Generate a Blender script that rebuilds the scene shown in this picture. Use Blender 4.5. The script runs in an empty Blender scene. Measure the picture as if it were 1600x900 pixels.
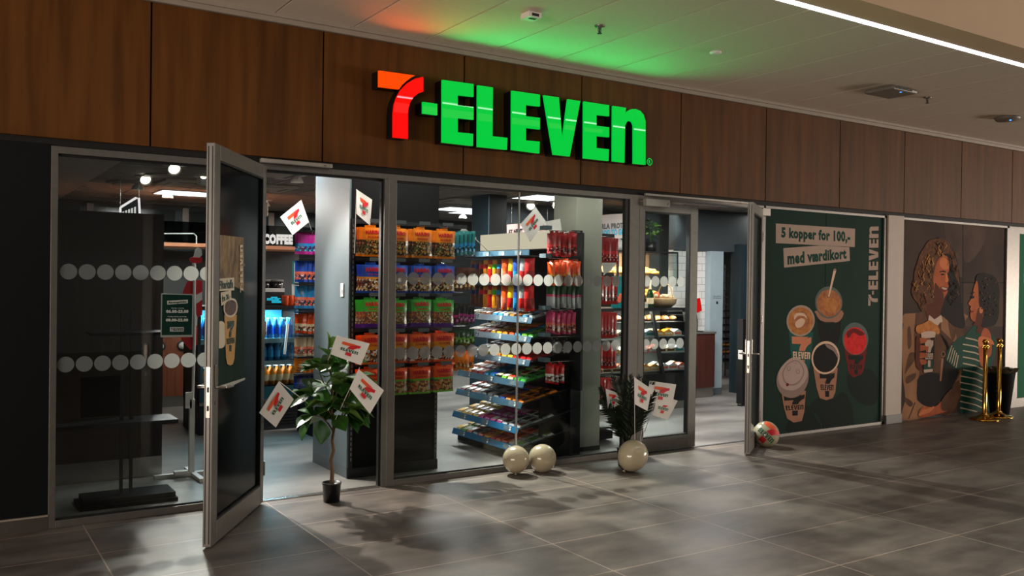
import bpy, math, random
from mathutils import Vector, Matrix
random.seed(7)
S = bpy.context.scene
COL = S.collection
PI = math.pi

# ------------------------------------------------------------------ camera
FPX, YAW, PIT, ROL = 1384.55568, 0.576234156, -0.00755912742, 0.0131612504
CAM = Vector((0, -6.305759, 1.610))
FW = Vector((math.sin(YAW)*math.cos(PIT), math.cos(YAW)*math.cos(PIT), math.sin(PIT)))
R0 = Vector((math.cos(YAW), -math.sin(YAW), 0)); U0 = R0.cross(FW)
R2 = R0*math.cos(ROL) + U0*math.sin(ROL); U2 = -R0*math.sin(ROL) + U0*math.cos(ROL)
cd = bpy.data.cameras.new('camera'); cam = bpy.data.objects.new('camera', cd); COL.objects.link(cam)
cd.sensor_width = 36; cd.lens = FPX*36/1600; cd.clip_start = .05; cd.clip_end = 100
M = Matrix((R2, U2, -FW)).transposed().to_4x4(); M.translation = CAM; cam.matrix_world = M
S.camera = cam
# survey helpers: a measured picture point -> the real point on a known plane of the place
def ray(px, py): return FW + R2*((px-800)/FPX) - U2*((py-450)/FPX)
def FY(px, py, y=0.0): v = ray(px, py); return CAM + v*((y-CAM.y)/v.y)
def FX(px, py, x): v = ray(px, py); return CAM + v*((x-CAM.x)/v.x)
def FZ(px, py, z=0.0): v = ray(px, py); return CAM + v*((z-CAM.z)/v.z)
def FP(px, py, p0, n): v = ray(px, py); return CAM + v*((Vector(p0)-CAM).dot(n)/v.dot(n))

# ------------------------------------------------------------------ world, exposure
S.view_settings.view_transform = 'Standard'; S.view_settings.look = 'None'
S.view_settings.exposure = 0.0; S.view_settings.gamma = 1.0; S.view_settings.use_curve_mapping = False
S.cycles.max_bounces = 8; S.cycles.transparent_max_bounces = 16
S.cycles.caustics_reflective = False; S.cycles.caustics_refractive = False
S.cycles.sample_clamp_indirect = 4
W = bpy.data.worlds.new('hall_ambient'); S.world = W; W.use_nodes = True
W.node_tree.nodes['Background'].inputs[0].default_value = (1.0, .86, .74, 1)
W.node_tree.nodes['Background'].inputs[1].default_value = 0.10

def area(name, loc, to, sx, sy, power, color=(1, 1, 1), spread=PI):
    l = bpy.data.lights.new(name, 'AREA'); l.shape = 'RECTANGLE'; l.size = sx; l.size_y = sy
    l.energy = power*(2.6 if name in ('panel_light', 'bakery_light', 'counter_light', 'cooler_light') else 1); l.color = color; l.spread = spread
    o = bpy.data.objects.new(name, l); COL.objects.link(o); o.location = loc
    o.rotation_euler = (Vector(to)-Vector(loc)).to_track_quat('-Z', 'Y').to_euler(); return o
def spot(name, loc, to, power, color=(1, .93, .84), ang=70, blend=.5, rad=.03):
    l = bpy.data.lights.new(name, 'SPOT'); l.energy = power*2.2; l.color = color
    l.spot_size = math.radians(ang); l.spot_blend = blend; l.shadow_soft_size = rad
    o = bpy.data.objects.new(name, l); COL.objects.link(o); o.location = loc
    o.rotation_euler = (Vector(to)-Vector(loc)).to_track_quat('-Z', 'Y').to_euler(); return o
# added unseen fill lights, high behind and beside the viewer
area('hall_fill_warm', (7, -8.5, 5.6), (6, 0, 1.5), 9, 2, 32, (1, .80, .60))
# added unseen uplights left and right of the view, brightening the hall ceiling
area('added_uplight_left', (-7, -6, .9), (3, -2, 3.9), 8, 1.8, 330, (1, .85, .72), 2.3)
area('added_uplight_right', (24, -9, .9), (10, -2, 4.4), 8, 1.8, 900, (1, .85, .72), 2.3)
area('hall_fill_side', (-1.5, -5.5, 4.8), (4, 0, 1.0), 3, 2, 10, (1, .80, .62))  # second added fill, high at the viewer's left
# the linear lamp in the hall ceiling
area('ceiling_line_light', (9, -2.335, 3.4945), (9, -2.335, 0), 16, .05, 26, (.95, .97, 1))

# ------------------------------------------------------------------ materials
def srgb(c):
    return tuple((v/255/12.92 if v/255 <= .04045 else ((v/255+.055)/1.055)**2.4) for v in c) + (1,)
MATS = {}
def mat(name, c, rough=.5, metal=0, var=.0, scale=8, emit=0, ecol=None, coat=0, stretch=None, bump=0, spec=.5, trans=0, alpha=1, c2=None, detail=4):
    if name in MATS: return MATS[name]
    m = bpy.data.materials.new(name); m.use_nodes = True; nt = m.node_tree; b = nt.nodes['Principled BSDF']
    C = srgb(c); b.inputs['Base Color'].default_value = C
    b.inputs['Roughness'].default_value = rough; b.inputs['Metallic'].default_value = metal
    b.inputs['Specular IOR Level'].default_value = spec
    b.inputs['Coat Weight'].default_value = coat; b.inputs['Coat Roughness'].default_value = .06
    b.inputs['Alpha'].default_value = alpha
    if trans: b.inputs['Transmission Weight'].default_value = trans
    if emit:
        b.inputs['Emission Color'].default_value = srgb(ecol or c); b.inputs['Emission Strength'].default_value = emit
    if var or c2 or bump:
        tc = nt.nodes.new('ShaderNodeTexCoord'); mp = nt.nodes.new('ShaderNodeMapping'); nz = nt.nodes.new('ShaderNodeTexNoise')
        nt.links.new(tc.outputs['Object'], mp.inputs[0]); nt.links.new(mp.outputs[0], nz.inputs['Vector'])
        if stretch: mp.inputs['Scale'].default_value = stretch
        nz.inputs['Scale'].default_value = scale; nz.inputs['Detail'].default_value = detail
        if var or c2:
            rp = nt.nodes.new('ShaderNodeValToRGB'); nt.links.new(nz.outputs[0], rp.inputs[0]); nt.links.new(rp.outputs[0], b.inputs['Base Color'])
            rp.color_ramp.elements[0].position = .3; rp.color_ramp.elements[1].position = .7
            d = srgb(c2) if c2 else tuple(min(1, v*(1+var)) for v in C[:3])+(1,)
            a = C if c2 else tuple(v*(1-var) for v in C[:3])+(1,)
            rp.color_ramp.elements[0].color = a; rp.color_ramp.elements[1].color = d
        if bump:
            bp = nt.nodes.new('ShaderNodeBump'); bp.inputs['Strength'].default_value = bump; bp.inputs['Distance'].default_value = .01
            nt.links.new(nz.outputs[0], bp.inputs['Height']); nt.links.new(bp.outputs[0], b.inputs['Normal'])
    MATS[name] = m; return m
def emis(name, c, strength):
    if name in MATS: return MATS[name]
    m = bpy.data.materials.new(name); m.use_nodes = True; nt = m.node_tree; nt.nodes.clear()
    e = nt.nodes.new('ShaderNodeEmission'); o = nt.nodes.new('ShaderNodeOutputMaterial')
    e.inputs[0].default_value = srgb(c); e.inputs[1].default_value = strength
    nt.links.new(e.outputs[0], o.inputs[0]); MATS[name] = m; return m
def candy(name, cols, scale=60, rough=.25):
    if name in MATS: return MATS[name]
    m = bpy.data.materials.new(name); m.use_nodes = True; nt = m.node_tree; b = nt.nodes['Principled BSDF']
    tc = nt.nodes.new('ShaderNodeTexCoord'); v = nt.nodes.new('ShaderNodeTexVoronoi'); v.inputs['Scale'].default_value = scale
    rp = nt.nodes.new('ShaderNodeValToRGB'); rp.color_ramp.interpolation = 'CONSTANT'
    sp = nt.nodes.new('ShaderNodeSeparateColor')
    nt.links.new(tc.outputs['Object'], v.inputs['Vector']); nt.links.new(v.outputs['Color'], sp.inputs[0]); nt.links.new(sp.outputs[0], rp.inputs[0])
    el = rp.color_ramp.elements
    while len(el) < len(cols): el.new(.5)
    for i, c in enumerate(cols): el[i].position = i/len(cols); el[i].color = srgb(c)
    nt.links.new(rp.outputs[0], b.inputs['Base Color']); b.inputs['Roughness'].default_value = rough
    b.inputs['Coat Weight'].default_value = .4
    MATS[name] = m; return m
def glass_mat(name, tint=(235, 240, 240), refl=.08, alpha=.0):
    if name in MATS: return MATS[name]
    m = bpy.data.materials.new(name); m.use_nodes = True; nt = m.node_tree; nt.nodes.clear()
    t = nt.nodes.new('ShaderNodeBsdfTransparent'); g = nt.nodes.new('ShaderNodeBsdfGlossy'); g.inputs['Roughness'].default_value = .01
    t.inputs[0].default_value = srgb(tint)
    lw = nt.nodes.new('ShaderNodeLayerWeight'); lw.inputs[0].default_value = .5
    pw = nt.nodes.new('ShaderNodeMath'); pw.operation = 'POWER'; pw.inputs[1].default_value = 5; nt.links.new(lw.outputs['Facing'], pw.inputs[0])
    f = nt.nodes.new('ShaderNodeMath'); f.operation = 'MULTIPLY_ADD'; f.inputs[1].default_value = .8; f.inputs[2].default_value = .035; nt.links.new(pw.outputs[0], f.inputs[0])
    mx = nt.nodes.new('ShaderNodeMixShader'); o = nt.nodes.new('ShaderNodeOutputMaterial')
    nt.links.new(f.outputs[0], mx.inputs[0]); nt.links.new(t.outputs[0], mx.inputs[1]); nt.links.new(g.outputs[0], mx.inputs[2])
    nt.links.new(mx.outputs[0], o.inputs[0]); MATS[name] = m; return m
def frosted(name):
    if name in MATS: return MATS[name]
    m = bpy.data.materials.new(name); m.use_nodes = True; nt = m.node_tree; nt.nodes.clear()
    N = nt.nodes.new; d = N('ShaderNodeBsdfDiffuse'); t = N('ShaderNodeBsdfTranslucent'); tr = N('ShaderNodeBsdfTransparent'); o = N('ShaderNodeOutputMaterial')
    d.inputs[0].default_value = srgb((146, 152, 152)); t.inputs[0].default_value = srgb((160, 158, 152))
    a = N('ShaderNodeMixShader'); b = N('ShaderNodeMixShader'); a.inputs[0].default_value = .5; b.inputs[0].default_value = .22
    nt.links.new(d.outputs[0], a.inputs[1]); nt.links.new(t.outputs[0], a.inputs[2])
    nt.links.new(a.outputs[0], b.inputs[1]); nt.links.new(tr.outputs[0], b.inputs[2]); nt.links.new(b.outputs[0], o.inputs[0])
    MATS[name] = m; return m
def tile_mat(name, bw, bh, ox, oy, c1, c2, grout, mortar, rough, offset=0, vertical=False, cloud=None, roughvar=.1):
    m = bpy.data.materials.new(name); m.use_nodes = True; nt = m.node_tree; b = nt.nodes['Principled BSDF']; N = nt.nodes.new; L = nt.links.new
    tc = N('ShaderNodeTexCoord'); mp = N('ShaderNodeMapping'); br = N('ShaderNodeTexBrick')
    L(tc.outputs['Object'], mp.inputs[0])
    if vertical: mp.inputs['Rotation'].default_value = (-PI/2, 0, 0)
    mp.inputs['Location'].default_value = (ox, oy, 0)
    L(mp.outputs[0], br.inputs['Vector']); br.offset = offset; br.inputs['Scale'].default_value = 1
    br.inputs['Brick Width'].default_value = bw; br.inputs['Row Height'].default_value = bh; br.inputs['Mortar Size'].default_value = mortar
    br.inputs['Mortar Smooth'].default_value = .1
    nz = N('ShaderNodeTexNoise'); m2 = N('ShaderNodeMapping'); L(tc.outputs['Object'], m2.inputs[0]); L(m2.outputs[0], nz.inputs['Vector'])
    m2.inputs['Scale'].default_value = cloud or (1, 1, 1); nz.inputs['Scale'].default_value = 1.6; nz.inputs['Detail'].default_value = 8; nz.inputs['Roughness'].default_value = .62
    rp = N('ShaderNodeValToRGB'); rp.color_ramp.elements[0].position = .36; rp.color_ramp.elements[1].position = .66
    rp.color_ramp.elements[0].color = srgb(c1); rp.color_ramp.elements[1].color = srgb(c2); L(nz.outputs[0], rp.inputs[0])
    L(rp.outputs[0], br.inputs['Color1']); L(rp.outputs[0], br.inputs['Color2']); br.inputs['Mortar'].default_value = srgb(grout)
    L(br.outputs['Color'], b.inputs['Base Color'])
    mr = N('ShaderNodeMapRange'); L(nz.outputs[0], mr.inputs[0]); mr.inputs[3].default_value = rough-roughvar; mr.inputs[4].default_value = rough+roughvar
    L(mr.outputs[0], b.inputs['Roughness'])
    bp = N('ShaderNodeBump'); bp.invert = True; bp.inputs['Strength'].default_value = .3; bp.inputs['Distance'].default_value = .003; L(br.outputs['Fac'], bp.inputs['Height']); L(bp.outputs[0], b.inputs['Normal'])
    MATS[name] = m; return m

alu = mat('brushed_aluminium', (112, 109, 104), .42, .55, var=.06, scale=20)
alu_dark = mat('dark_aluminium', (60, 60, 60), .45, .6, var=.06, scale=20)
black = mat('black_powder_coat', (22, 24, 26), .5, var=.1, scale=20)
blackm = mat('matt_black', (11, 12, 13), .75, var=.1, scale=15, spec=.15)
chrome = mat('satin_steel', (170, 165, 158), .25, .9, var=.05)
white = mat('white_paint', (225, 222, 216), .5, var=.03)
gasket = mat('black_rubber', (10, 10, 11), .6, var=.05)
glass = glass_mat('window_glass'); frost = frosted('frosted_film')
brass = mat('polished_brass', (205, 155, 70), .12, 1, var=.08, scale=6)

# ------------------------------------------------------------------ mesh builder
class MB:
    def __init__(s): s.v = []; s.f = []; s.m = []; s.s = []
    def add(s, vs, fs, m=0, sm=False):
        n = len(s.v); s.v += [Vector(v) for v in vs]
        for f in fs: s.f.append([n+i for i in f]); s.m.append(m); s.s.append(sm)
        return s
    def box(s, a, b, m=0, R=None, o=None):
        x0, x1 = sorted((a[0], b[0])); y0, y1 = sorted((a[1], b[1])); z0, z1 = sorted((a[2], b[2]))
        vs = [(x0,y0,z0),(x1,y0,z0),(x1,y1,z0),(x0,y1,z0),(x0,y0,z1),(x1,y0,z1),(x1,y1,z1),(x0,y1,z1)]
        if R is not None: vs = [R @ Vector(v) + (Vector(o) if o else Vector()) for v in vs]
        elif o: vs = [Vector(v)+Vector(o) for v in vs]
        return s.add(vs, [(0,3,2,1),(4,5,6,7),(0,1,5,4),(1,2,6,5),(2,3,7,6),(3,0,4,7)], m)
    def poly(s, pts, m=0): return s.add(pts, [list(range(len(pts)))], m)
    def prism(s, pts, vec, m=0, ms=None):
        n = len(pts); pts = [Vector(p) for p in pts]; vec = Vector(vec); ms = m if ms is None else ms
        s.add(pts, [list(range(n))], m); s.add([p+vec for p in pts], [list(range(n))[::-1]], ms)
        s.add(pts+[p+vec for p in pts], [(i, i+n, (i+1) % n+n, (i+1) % n) for i in range(n)], ms); return s
    def tube(s, pts, rad, n=8, m=0, caps=True, sm=True):
        pts = [Vector(p) for p in pts]; k = len(pts)
        if not hasattr(rad, '__len__'): rad = [rad]*k
        vs = []; up = None
        for i, p in enumerate(pts):
            t = (pts[min(i+1, k-1)]-pts[max(i-1, 0)]).normalized()
            if up is None: up = Vector((0,0,1)) if abs(t.z) < .9 else Vector((1,0,0))
            a = (up - t*up.dot(t)).normalized(); b = t.cross(a); up = a
            vs += [p + (a*math.cos(2*PI*j/n)+b*math.sin(2*PI*j/n))*rad[i] for j in range(n)]
        fs = [(i*n+j, i*n+(j+1) % n, (i+1)*n+(j+1) % n, (i+1)*n+j) for i in range(k-1) for j in range(n)]
        s.add(vs, fs, m, sm)
        if caps: s.add(vs[:n], [list(range(n))[::-1]], m); s.add(vs[-n:], [list(range(n))], m)
        return s
    def lathe(s, prof, c=(0,0,0), n=24, m=0, sm=True, R=None):
        c = Vector(c); vs = []
        for r, z in prof:
            for j in range(n):
                v = Vector((r*math.cos(2*PI*j/n), r*math.sin(2*PI*j/n), z)); v = R @ v if R is not None else v
                vs.append(v+c)
        k = len(prof)
        s.add(vs, [(i*n+j, i*n+(j+1) % n, (i+1)*n+(j+1) % n, (i+1)*n+j) for i in range(k-1) for j in range(n)], m, sm); return s
    def ball(s, c, r, m=0, n=16, k=10, R=None):
        r = Vector(r) if hasattr(r, '__len__') else Vector((r, r, r)); c = Vector(c); vs = []
        for i in range(k+1):
            th = PI*i/k
            for j in range(n):
                v = Vector((r.x*math.sin(th)*math.cos(2*PI*j/n), r.y*math.sin(th)*math.sin(2*PI*j/n), -r.z*math.cos(th)))
                vs.append((R @ v if R is not None else v)+c)
        s.add(vs, [(i*n+j, i*n+(j+1) % n, (i+1)*n+(j+1) % n, (i+1)*n+j) for i in range(k) for j in range(n)], m, True); return s
    def disc(s, c, r, m=0, n=24, y=True):
        c = Vector(c); s.add([c+Vector((r*math.cos(2*PI*j/n), 0, r*math.sin(2*PI*j/n))) for j in range(n)], [list(range(n))], m); return s
    def subdiv(s, n):
        import bmesh
        me = s.mesh('tmp', []); bm = bmesh.new(); bm.from_mesh(me); mi = list(s.m); bpy.data.meshes.remove(me)
        for f, i in zip(bm.faces, mi): f.material_index = i
        bmesh.ops.triangulate(bm, faces=bm.faces[:]); bmesh.ops.subdivide_edges(bm, edges=bm.edges[:], cuts=n, use_grid_fill=True)
        bm.verts.ensure_lookup_table(); s.v = [v.co.copy() for v in bm.verts]; s.f = [[v.index for v in f.verts] for f in bm.faces]; s.m = [f.material_index for f in bm.faces]; s.s = [False]*len(s.f); bm.free(); return s
    def mesh(s, name, mats, off=None):
        me = bpy.data.meshes.new(name); off = Vector(off) if off else Vector()
        me.from_pydata([v-off for v in s.v], [], s.f)
        for m in (mats if isinstance(mats, (list, tuple)) else [mats]): me.materials.append(m)
        for p, i, q in zip(me.polygons, s.m, s.s): p.material_index = i; p.use_smooth = q
        me.update(); return me
    def build(s, name, mats, parent=None, world=False, bevel=0):
        off = parent.location if (world and parent is not None) else None
        if world and parent is not None and parent.parent is not None: off = parent.parent.location + parent.location
        o = bpy.data.objects.new(name, s.mesh(name, mats, off)); COL.objects.link(o); o.parent = parent
        if bevel:
            b = o.modifiers.new('bevel', 'BEVEL'); b.width = bevel; b.segments = 2; b.limit_method = 'ANGLE'; b.angle_limit = math.radians(40)
        return o
def tag(o, label, cat=None, group=None, kind=None):
    if label: o['label'] = label
    if cat: o['category'] = cat
    if group: o['group'] = group
    if kind: o['kind'] = kind
    return o
def thing(name, label, cat, loc=(0,0,0), rz=0, group=None, kind=None):
    o = bpy.data.objects.new(name, None); COL.objects.link(o); o.empty_display_size = .1
    o.location = loc; o.rotation_euler = (0, 0, rz); return tag(o, label, cat, group, kind)
def struct(name, mb, mats, label, cat='structure', **k):
    return tag(mb.build(name, mats, **k), label, cat, kind='structure')
def copy_tree(o, parent=None):
    c = o.copy(); COL.objects.link(c); c.parent = parent
    for ch in [x for x in o.children]: copy_tree(ch, c)
    return c
def place(proto, loc, rz=0, label=None, group=None, used=set()):
    o = proto if proto.name not in used else copy_tree(proto)
    used.add(proto.name); o.location = loc
    if hasattr(rz, '__len__'): o.rotation_euler = rz
    else: o.rotation_euler = (0, 0, rz)
    if label: o['label'] = label
    if group: o['group'] = group
    return o

# text: flat outline lettering laid on a plane. origin, right & up axes
TXT = {}
def text_shape(s, bold=.02, sx=.62):
    bold = bold*1.7
    key = (s, bold, sx)
    if key not in TXT:
        c = bpy.data.curves.new('t', 'FONT'); c.body = s; c.offset = bold; c.resolution_u = 2; c.fill_mode = 'NONE' if False else 'FRONT'
        c.space_character = 1.0 + bold*1.5
        o = bpy.data.objects.new('t', c); COL.objects.link(o); bpy.context.view_layer.update()
        me = bpy.data.meshes.new_from_object(o.evaluated_get(bpy.context.evaluated_depsgraph_get()))
        vs = [Vector((v.co.x*sx, v.co.y)) for v in me.vertices]; fs = [list(p.vertices) for p in me.polygons]
        bpy.data.objects.remove(o); bpy.data.curves.remove(c); bpy.data.meshes.remove(me)
        x0 = min(v.x for v in vs); x1 = max(v.x for v in vs); y0 = min(v.y for v in vs); y1 = max(v.y for v in vs)
        TXT[key] = ([Vector(((v.x-x0)/(x1-x0), (v.y-y0)/(y1-y0))) for v in vs], fs)
    return TXT[key]
def put_text(mb, s, quad, m=0, bold=.02, lift=0.0, sx=.62):
    """quad = TL,TR,BR,BL points (3D); the lettering fills it."""
    vs, fs = text_shape(s, bold, sx); TL, TR, BR, BL = [Vector(q) for q in quad]
    n = (TR-TL).cross(BL-TL).normalized()*lift
    P = [(BL*(1-v.x)+BR*v.x)*(1-v.y)+(TL*(1-v.x)+TR*v.x)*v.y - n for v in vs]
    mb.add(P, fs, m); return mb

# the logotype outlines, measured from the sign (crop pixels /3.2 + (560,80))
SIGN = {
 'bar': [(103,96),(284,121),(262,133),(240,150),(220,168),(204,190),(103,178)],
 'stem': [(325,128),(325,202),(300,210),(276,230),(259,256),(251,285),(248,312),(248,438),(175,430),(176,310),(181,266),(194,227),(214,192),(245,160),(282,138)],
 'dash': [(323,253),(395,263),(395,320),(323,311)],
 'E': [(421,143),(576,164),(576,228),(497,219),(497,270),(576,279),(576,343),(497,334),(497,405),(574,413),(573,474),(420,456)],
 'L': [(598,170),(673,181),(671,425),(745,433),(743,493),(597,478)],
 'E2': [(769,197),(908,217),(908,276),(838,268),(838,325),(908,333),(908,391),(838,383),(838,446),(907,452),(905,511),(768,493)],
 'V': [(928,220),(1003,231),(1021,455),(1049,240),(1110,249),(1057,526),(977,517)],
 'E3': [(1129,251),(1254,270),(1254,325),(1191,318),(1191,373),(1254,380),(1254,430),(1191,424),(1191,484),(1253,490),(1251,549),(1128,535)],
 'N': [(1274,273),(1339,283),(1333,318),(1346,300),(1364,290),(1388,289),(1410,298),(1427,318),(1436,350),(1436,568),(1378,562),(1378,372),(1371,354),(1357,346),(1343,353),(1334,372),(1331,557),(1273,550)]}
SY = -.16
def signpt(p, y=SY): return FY(560+p[0]/3.2, 80+p[1]/3.2, y)
LOGO = {k: [signpt(p) for p in v] for k, v in SIGN.items()}
_x0 = min(p.x for v in LOGO.values() for p in v); _x1 = max(p.x for v in LOGO.values() for p in v)
_z0 = min(p.z for v in LOGO.values() for p in v); _z1 = max(p.z for v in LOGO.values() for p in v)
LOGON = {k: [((p.x-_x0)/(_x1-_x0), (p.z-_z0)/(_z1-_z0)) for p in v] for k, v in LOGO.items()}
_e0 = min(p[0] for p in LOGON['E']); _e1 = 1.0
_ez = [p[1] for k in ('E','L','E2','V','E3','N') for p in LOGON[k]]
ELEVEN = {k: [((p[0]-_e0)/(_e1-_e0), (p[1]-min(_ez))/(max(_ez)-min(_ez))) for p in LOGON[k]] for k in ('E','L','E2','V','E3','N')}
def quadmap(quad):
    TL, TR, BR, BL = [Vector(q) for q in quad]; n = (TR-TL).cross(BL-TL).normalized()
    return lambda u, v, lift=0.0: (BL*(1-u)+BR*u)*(1-v)+(TL*(1-u)+TR*u)*v - n*lift
def put_logotype(mb, quad, m=0, lift=.001):
    q = quadmap(quad)
    for k, pts in LOGON.items(): mb.poly([q(u, v, lift) for u, v in pts], m)
def badge(mb, quad, ms=(0, 1, 2), lift=.001, sz=.62, cx=.5, cy=.5, asp=1.0):
    """the small emblem: orange bar, red curved stroke, green word, red foot. quad is the whole sheet."""
    q = quadmap(quad); h = sz; w = sz*asp*.78
    def g(u, v): return q(cx+(u-.5)*w, cy+(v-.5)*h, lift)
    mb.poly([g(*p) for p in [(0,1),(.86,1),(.7,.93),(.57,.84),(.48,.76),(0,.76)]], ms[0])
    mb.poly([g(*p) for p in [(1,1),(1,.8),(.86,.74),(.75,.64),(.69,.54),(.36,.54),(.4,.66),(.48,.78),(.6,.87),(.76,.95)]], ms[1])
    mb.poly([g(*p) for p in [(.36,.25),(.69,.25),(.69,0),(.36,0)]], ms[1])
    for k, pts in ELEVEN.items(): mb.poly([g(.02+u*.98, .28+v*.23) for u, v in pts], ms[2])
def smooth(pts, n=4, closed=True):
    out = []; k = len(pts)
    for i in range(k):
        p0, p1, p2, p3 = pts[(i-1) % k], pts[i], pts[(i+1) % k], pts[(i+2) % k]
        for j in range(n):
            t = j/n; a = [0, 0]
            for d in (0, 1):
                a[d] = .5*((2*p1[d])+(-p0[d]+p2[d])*t+(2*p0[d]-5*p1[d]+4*p2[d]-p3[d])*t*t+(-p0[d]+3*p1[d]-3*p2[d]+p3[d])*t**3)
            out.append(tuple(a))
    return out

# ================================================================== STRUCTURE
ZC = 2.68      # shop ceiling
XL, XR, YB = .45, 12.6, 7.6
floor_m = tile_mat('hall_floor_tiles', 1.19, .59, -.805, 1.305+.59*20, (84, 77, 71), (124, 113, 103), (168, 148, 132), .0045, .45, cloud=(1.1, 2.6, 1))
shopf_m = tile_mat('shop_floor_tiles', 1.19, .59, -.805, 1.305+.59*20, (100, 97, 93), (140, 137, 132), (116, 112, 107), .002, .38, cloud=(.8, 1.6, 1))
struct('floor', MB().box((-9, -14, -.1), (26, .0, 0)), floor_m, 'grey brown stone tile floor of the hall with pale joints', 'floor')
struct('floor_store', MB().box((XL-.2, .0, -.1), (XR, YB, 0)), shopf_m, 'pale grey polished floor inside the shop', 'floor')

wood = mat('walnut_veneer', (74, 44, 16), .6, c2=(102, 62, 23), scale=3.0, stretch=(5, 5, .35), detail=7, spec=.15)
woodgap = mat('panel_gap', (12, 9, 7), .8, var=.1)
fas = struct('wall_fascia', MB().box((-9, .005, 2.43), (26, .055, 3.5)), woodgap, 'wall band of walnut veneer panels above the shopfront', 'wall')
for k in range(-6, 17):
    x = 1.190+1.2*k
    MB().box((x+.006, -.03, 2.478), (x+1.194, .004, 3.438)).build('wood_panel', wood, fas, bevel=.002)
trimm = mat('ceiling_edge_paint', (150, 140, 128), .6, var=.04)
struct('trim_1', MB().box((-9, -.055, 3.44), (26, .0, 3.499)).box((-9, -.075, 3.475), (26, -.055, 3.499)), trimm, 'pale metal edge strip between wood panels and hall ceiling', 'trim')

# hall ceiling: long boards 0.6 m wide running away from the shop
ceilm = mat('hall_ceiling_boards', (216, 203, 186), .75, var=.03, scale=30)
mb = MB().box((-9, -2.305, 3.535), (26, 0, 3.58), 1)
for k in range(-18, 38):
    x = 2.612+.6*k
    mb.box((x+.006, -2.30, 3.5), (x+.594, -.06, 3.536), 0)
struct('ceiling', mb, [ceilm, woodgap], 'hall ceiling of pale boards with dark joints', 'ceiling')
mb = MB().box((-9, -2.599, 3.5), (26, -2.365, 3.56)).box((-9, -2.62, 3.5), (26, -2.60, 5.4))
struct('wall_bulkhead', mb, mat('bulkhead_plaster', (214, 186, 152), .7, var=.04, scale=2), 'beige bulkhead face above the ceiling light line', 'wall')
lt = thing('linear_ceiling_light', 'long bright white light line along the hall ceiling edge', 'ceiling light', (8, -2.335, 3.5))
MB().box((-17, -.03, .012), (18, .03, .03)).build('channel', alu, lt)
MB().box((-17, -.024, -.004), (18, .024, .012)).build('diffuser', emis('line_light', (235, 240, 255), 7), lt)

# left dark wall + skirting
darkwall = mat('charcoal_laminate', (12, 15, 18), .5, var=.12, scale=25, spec=.2)
struct('wall_left', MB().box((-9, .0, .085), (.605, .12, 2.44)), darkwall, 'charcoal wall left of the shop windows', 'wall')
struct('baseboard_left', MB().box((-9, -.012, 0), (.605, .0, .085)).box((-9, -.016, .08), (.605, .0, .09), 1), [mat('slate_skirting', (70, 64, 58), .5, var=.1), trimm], 'dark skirting with pale top edge under the charcoal wall', 'baseboard')
# shop shell
shopdark = mat('shop_dark_paint', (40, 44, 47), .6, var=.06, scale=3)
struct('wall_store_left', MB().box((XL-.1, .1, 0), (XL, YB, ZC)), shopdark, 'dark wall at the left inside the shop', 'wall')
struct('wall_store_back', MB().box((XL-.1, YB, 0), (XR, YB+.1, ZC)), mat('shop_back_wall', (26, 30, 33), .5, var=.1), 'dark wall at the far back of the shop', 'wall')
struct('wall_store_right', MB().box((XR, .1, 0), (XR+.1, YB, ZC)), shopdark, 'dark wall at the right inside the shop', 'wall')
shopceil = mat('dark_ceiling_tiles', (128, 121, 114), .8, var=.06, scale=20)
struct('ceiling_store', MB().box((XL-.1, .06, ZC), (XR+.1, YB, ZC+.06)), shopceil, 'dark tiled ceiling inside the shop', 'ceiling')
grid = MB()
gm = mat('ceiling_grid_metal', (150, 142, 134), .4, .3, var=.05)
for k in range(20):
    x = 1.41+.6*k
    grid.box((x-.012, .08, ZC-.006), (x+.012, YB, ZC+.002))
for k in range(12):
    y = .22+.65*k
    grid.box((1.41, y-.008, ZC-.004), (XR, y+.008, ZC+.002))
struct('trim_2', grid, gm, 'thin metal grid of the dark shop ceiling', 'trim')
struct('trim_3', MB().box((XL, .08, ZC-.03), (1.40, YB, ZC-.001)), mat('soffit_plaster', (190, 174, 158), .7, var=.05, scale=2), 'plain plastered soffit at the left of the shop ceiling', 'trim')

# ---- shopfront frames & glazing
def frame_box(mb, x0, x1, z0, z1, y0=-.01, y1=.06, m=0): mb.box((x0, y0, z0), (x1, y1, z1), m)
# window 1
w1 = struct('window_1', (lambda m: (frame_box(m, .605, .645, 0, 2.43), frame_box(m, .645, 1.905, 2.385, 2.43), frame_box(m, .645, 1.905, 0, .045), frame_box(m, 1.895, 1.935, 0, 2.43), m.box((.645,.012,2.37),(1.895,.03,2.386),1), m.box((.645,.012,.045),(1.895,.03,.056),1))[-1])(MB()), [alu, gasket], 'left shop window with two rows of frosted dots', 'window', bevel=.002)
MB().box((.64, .018, .04), (1.90, .026, 2.39)).build('pane', glass, w1)
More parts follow.
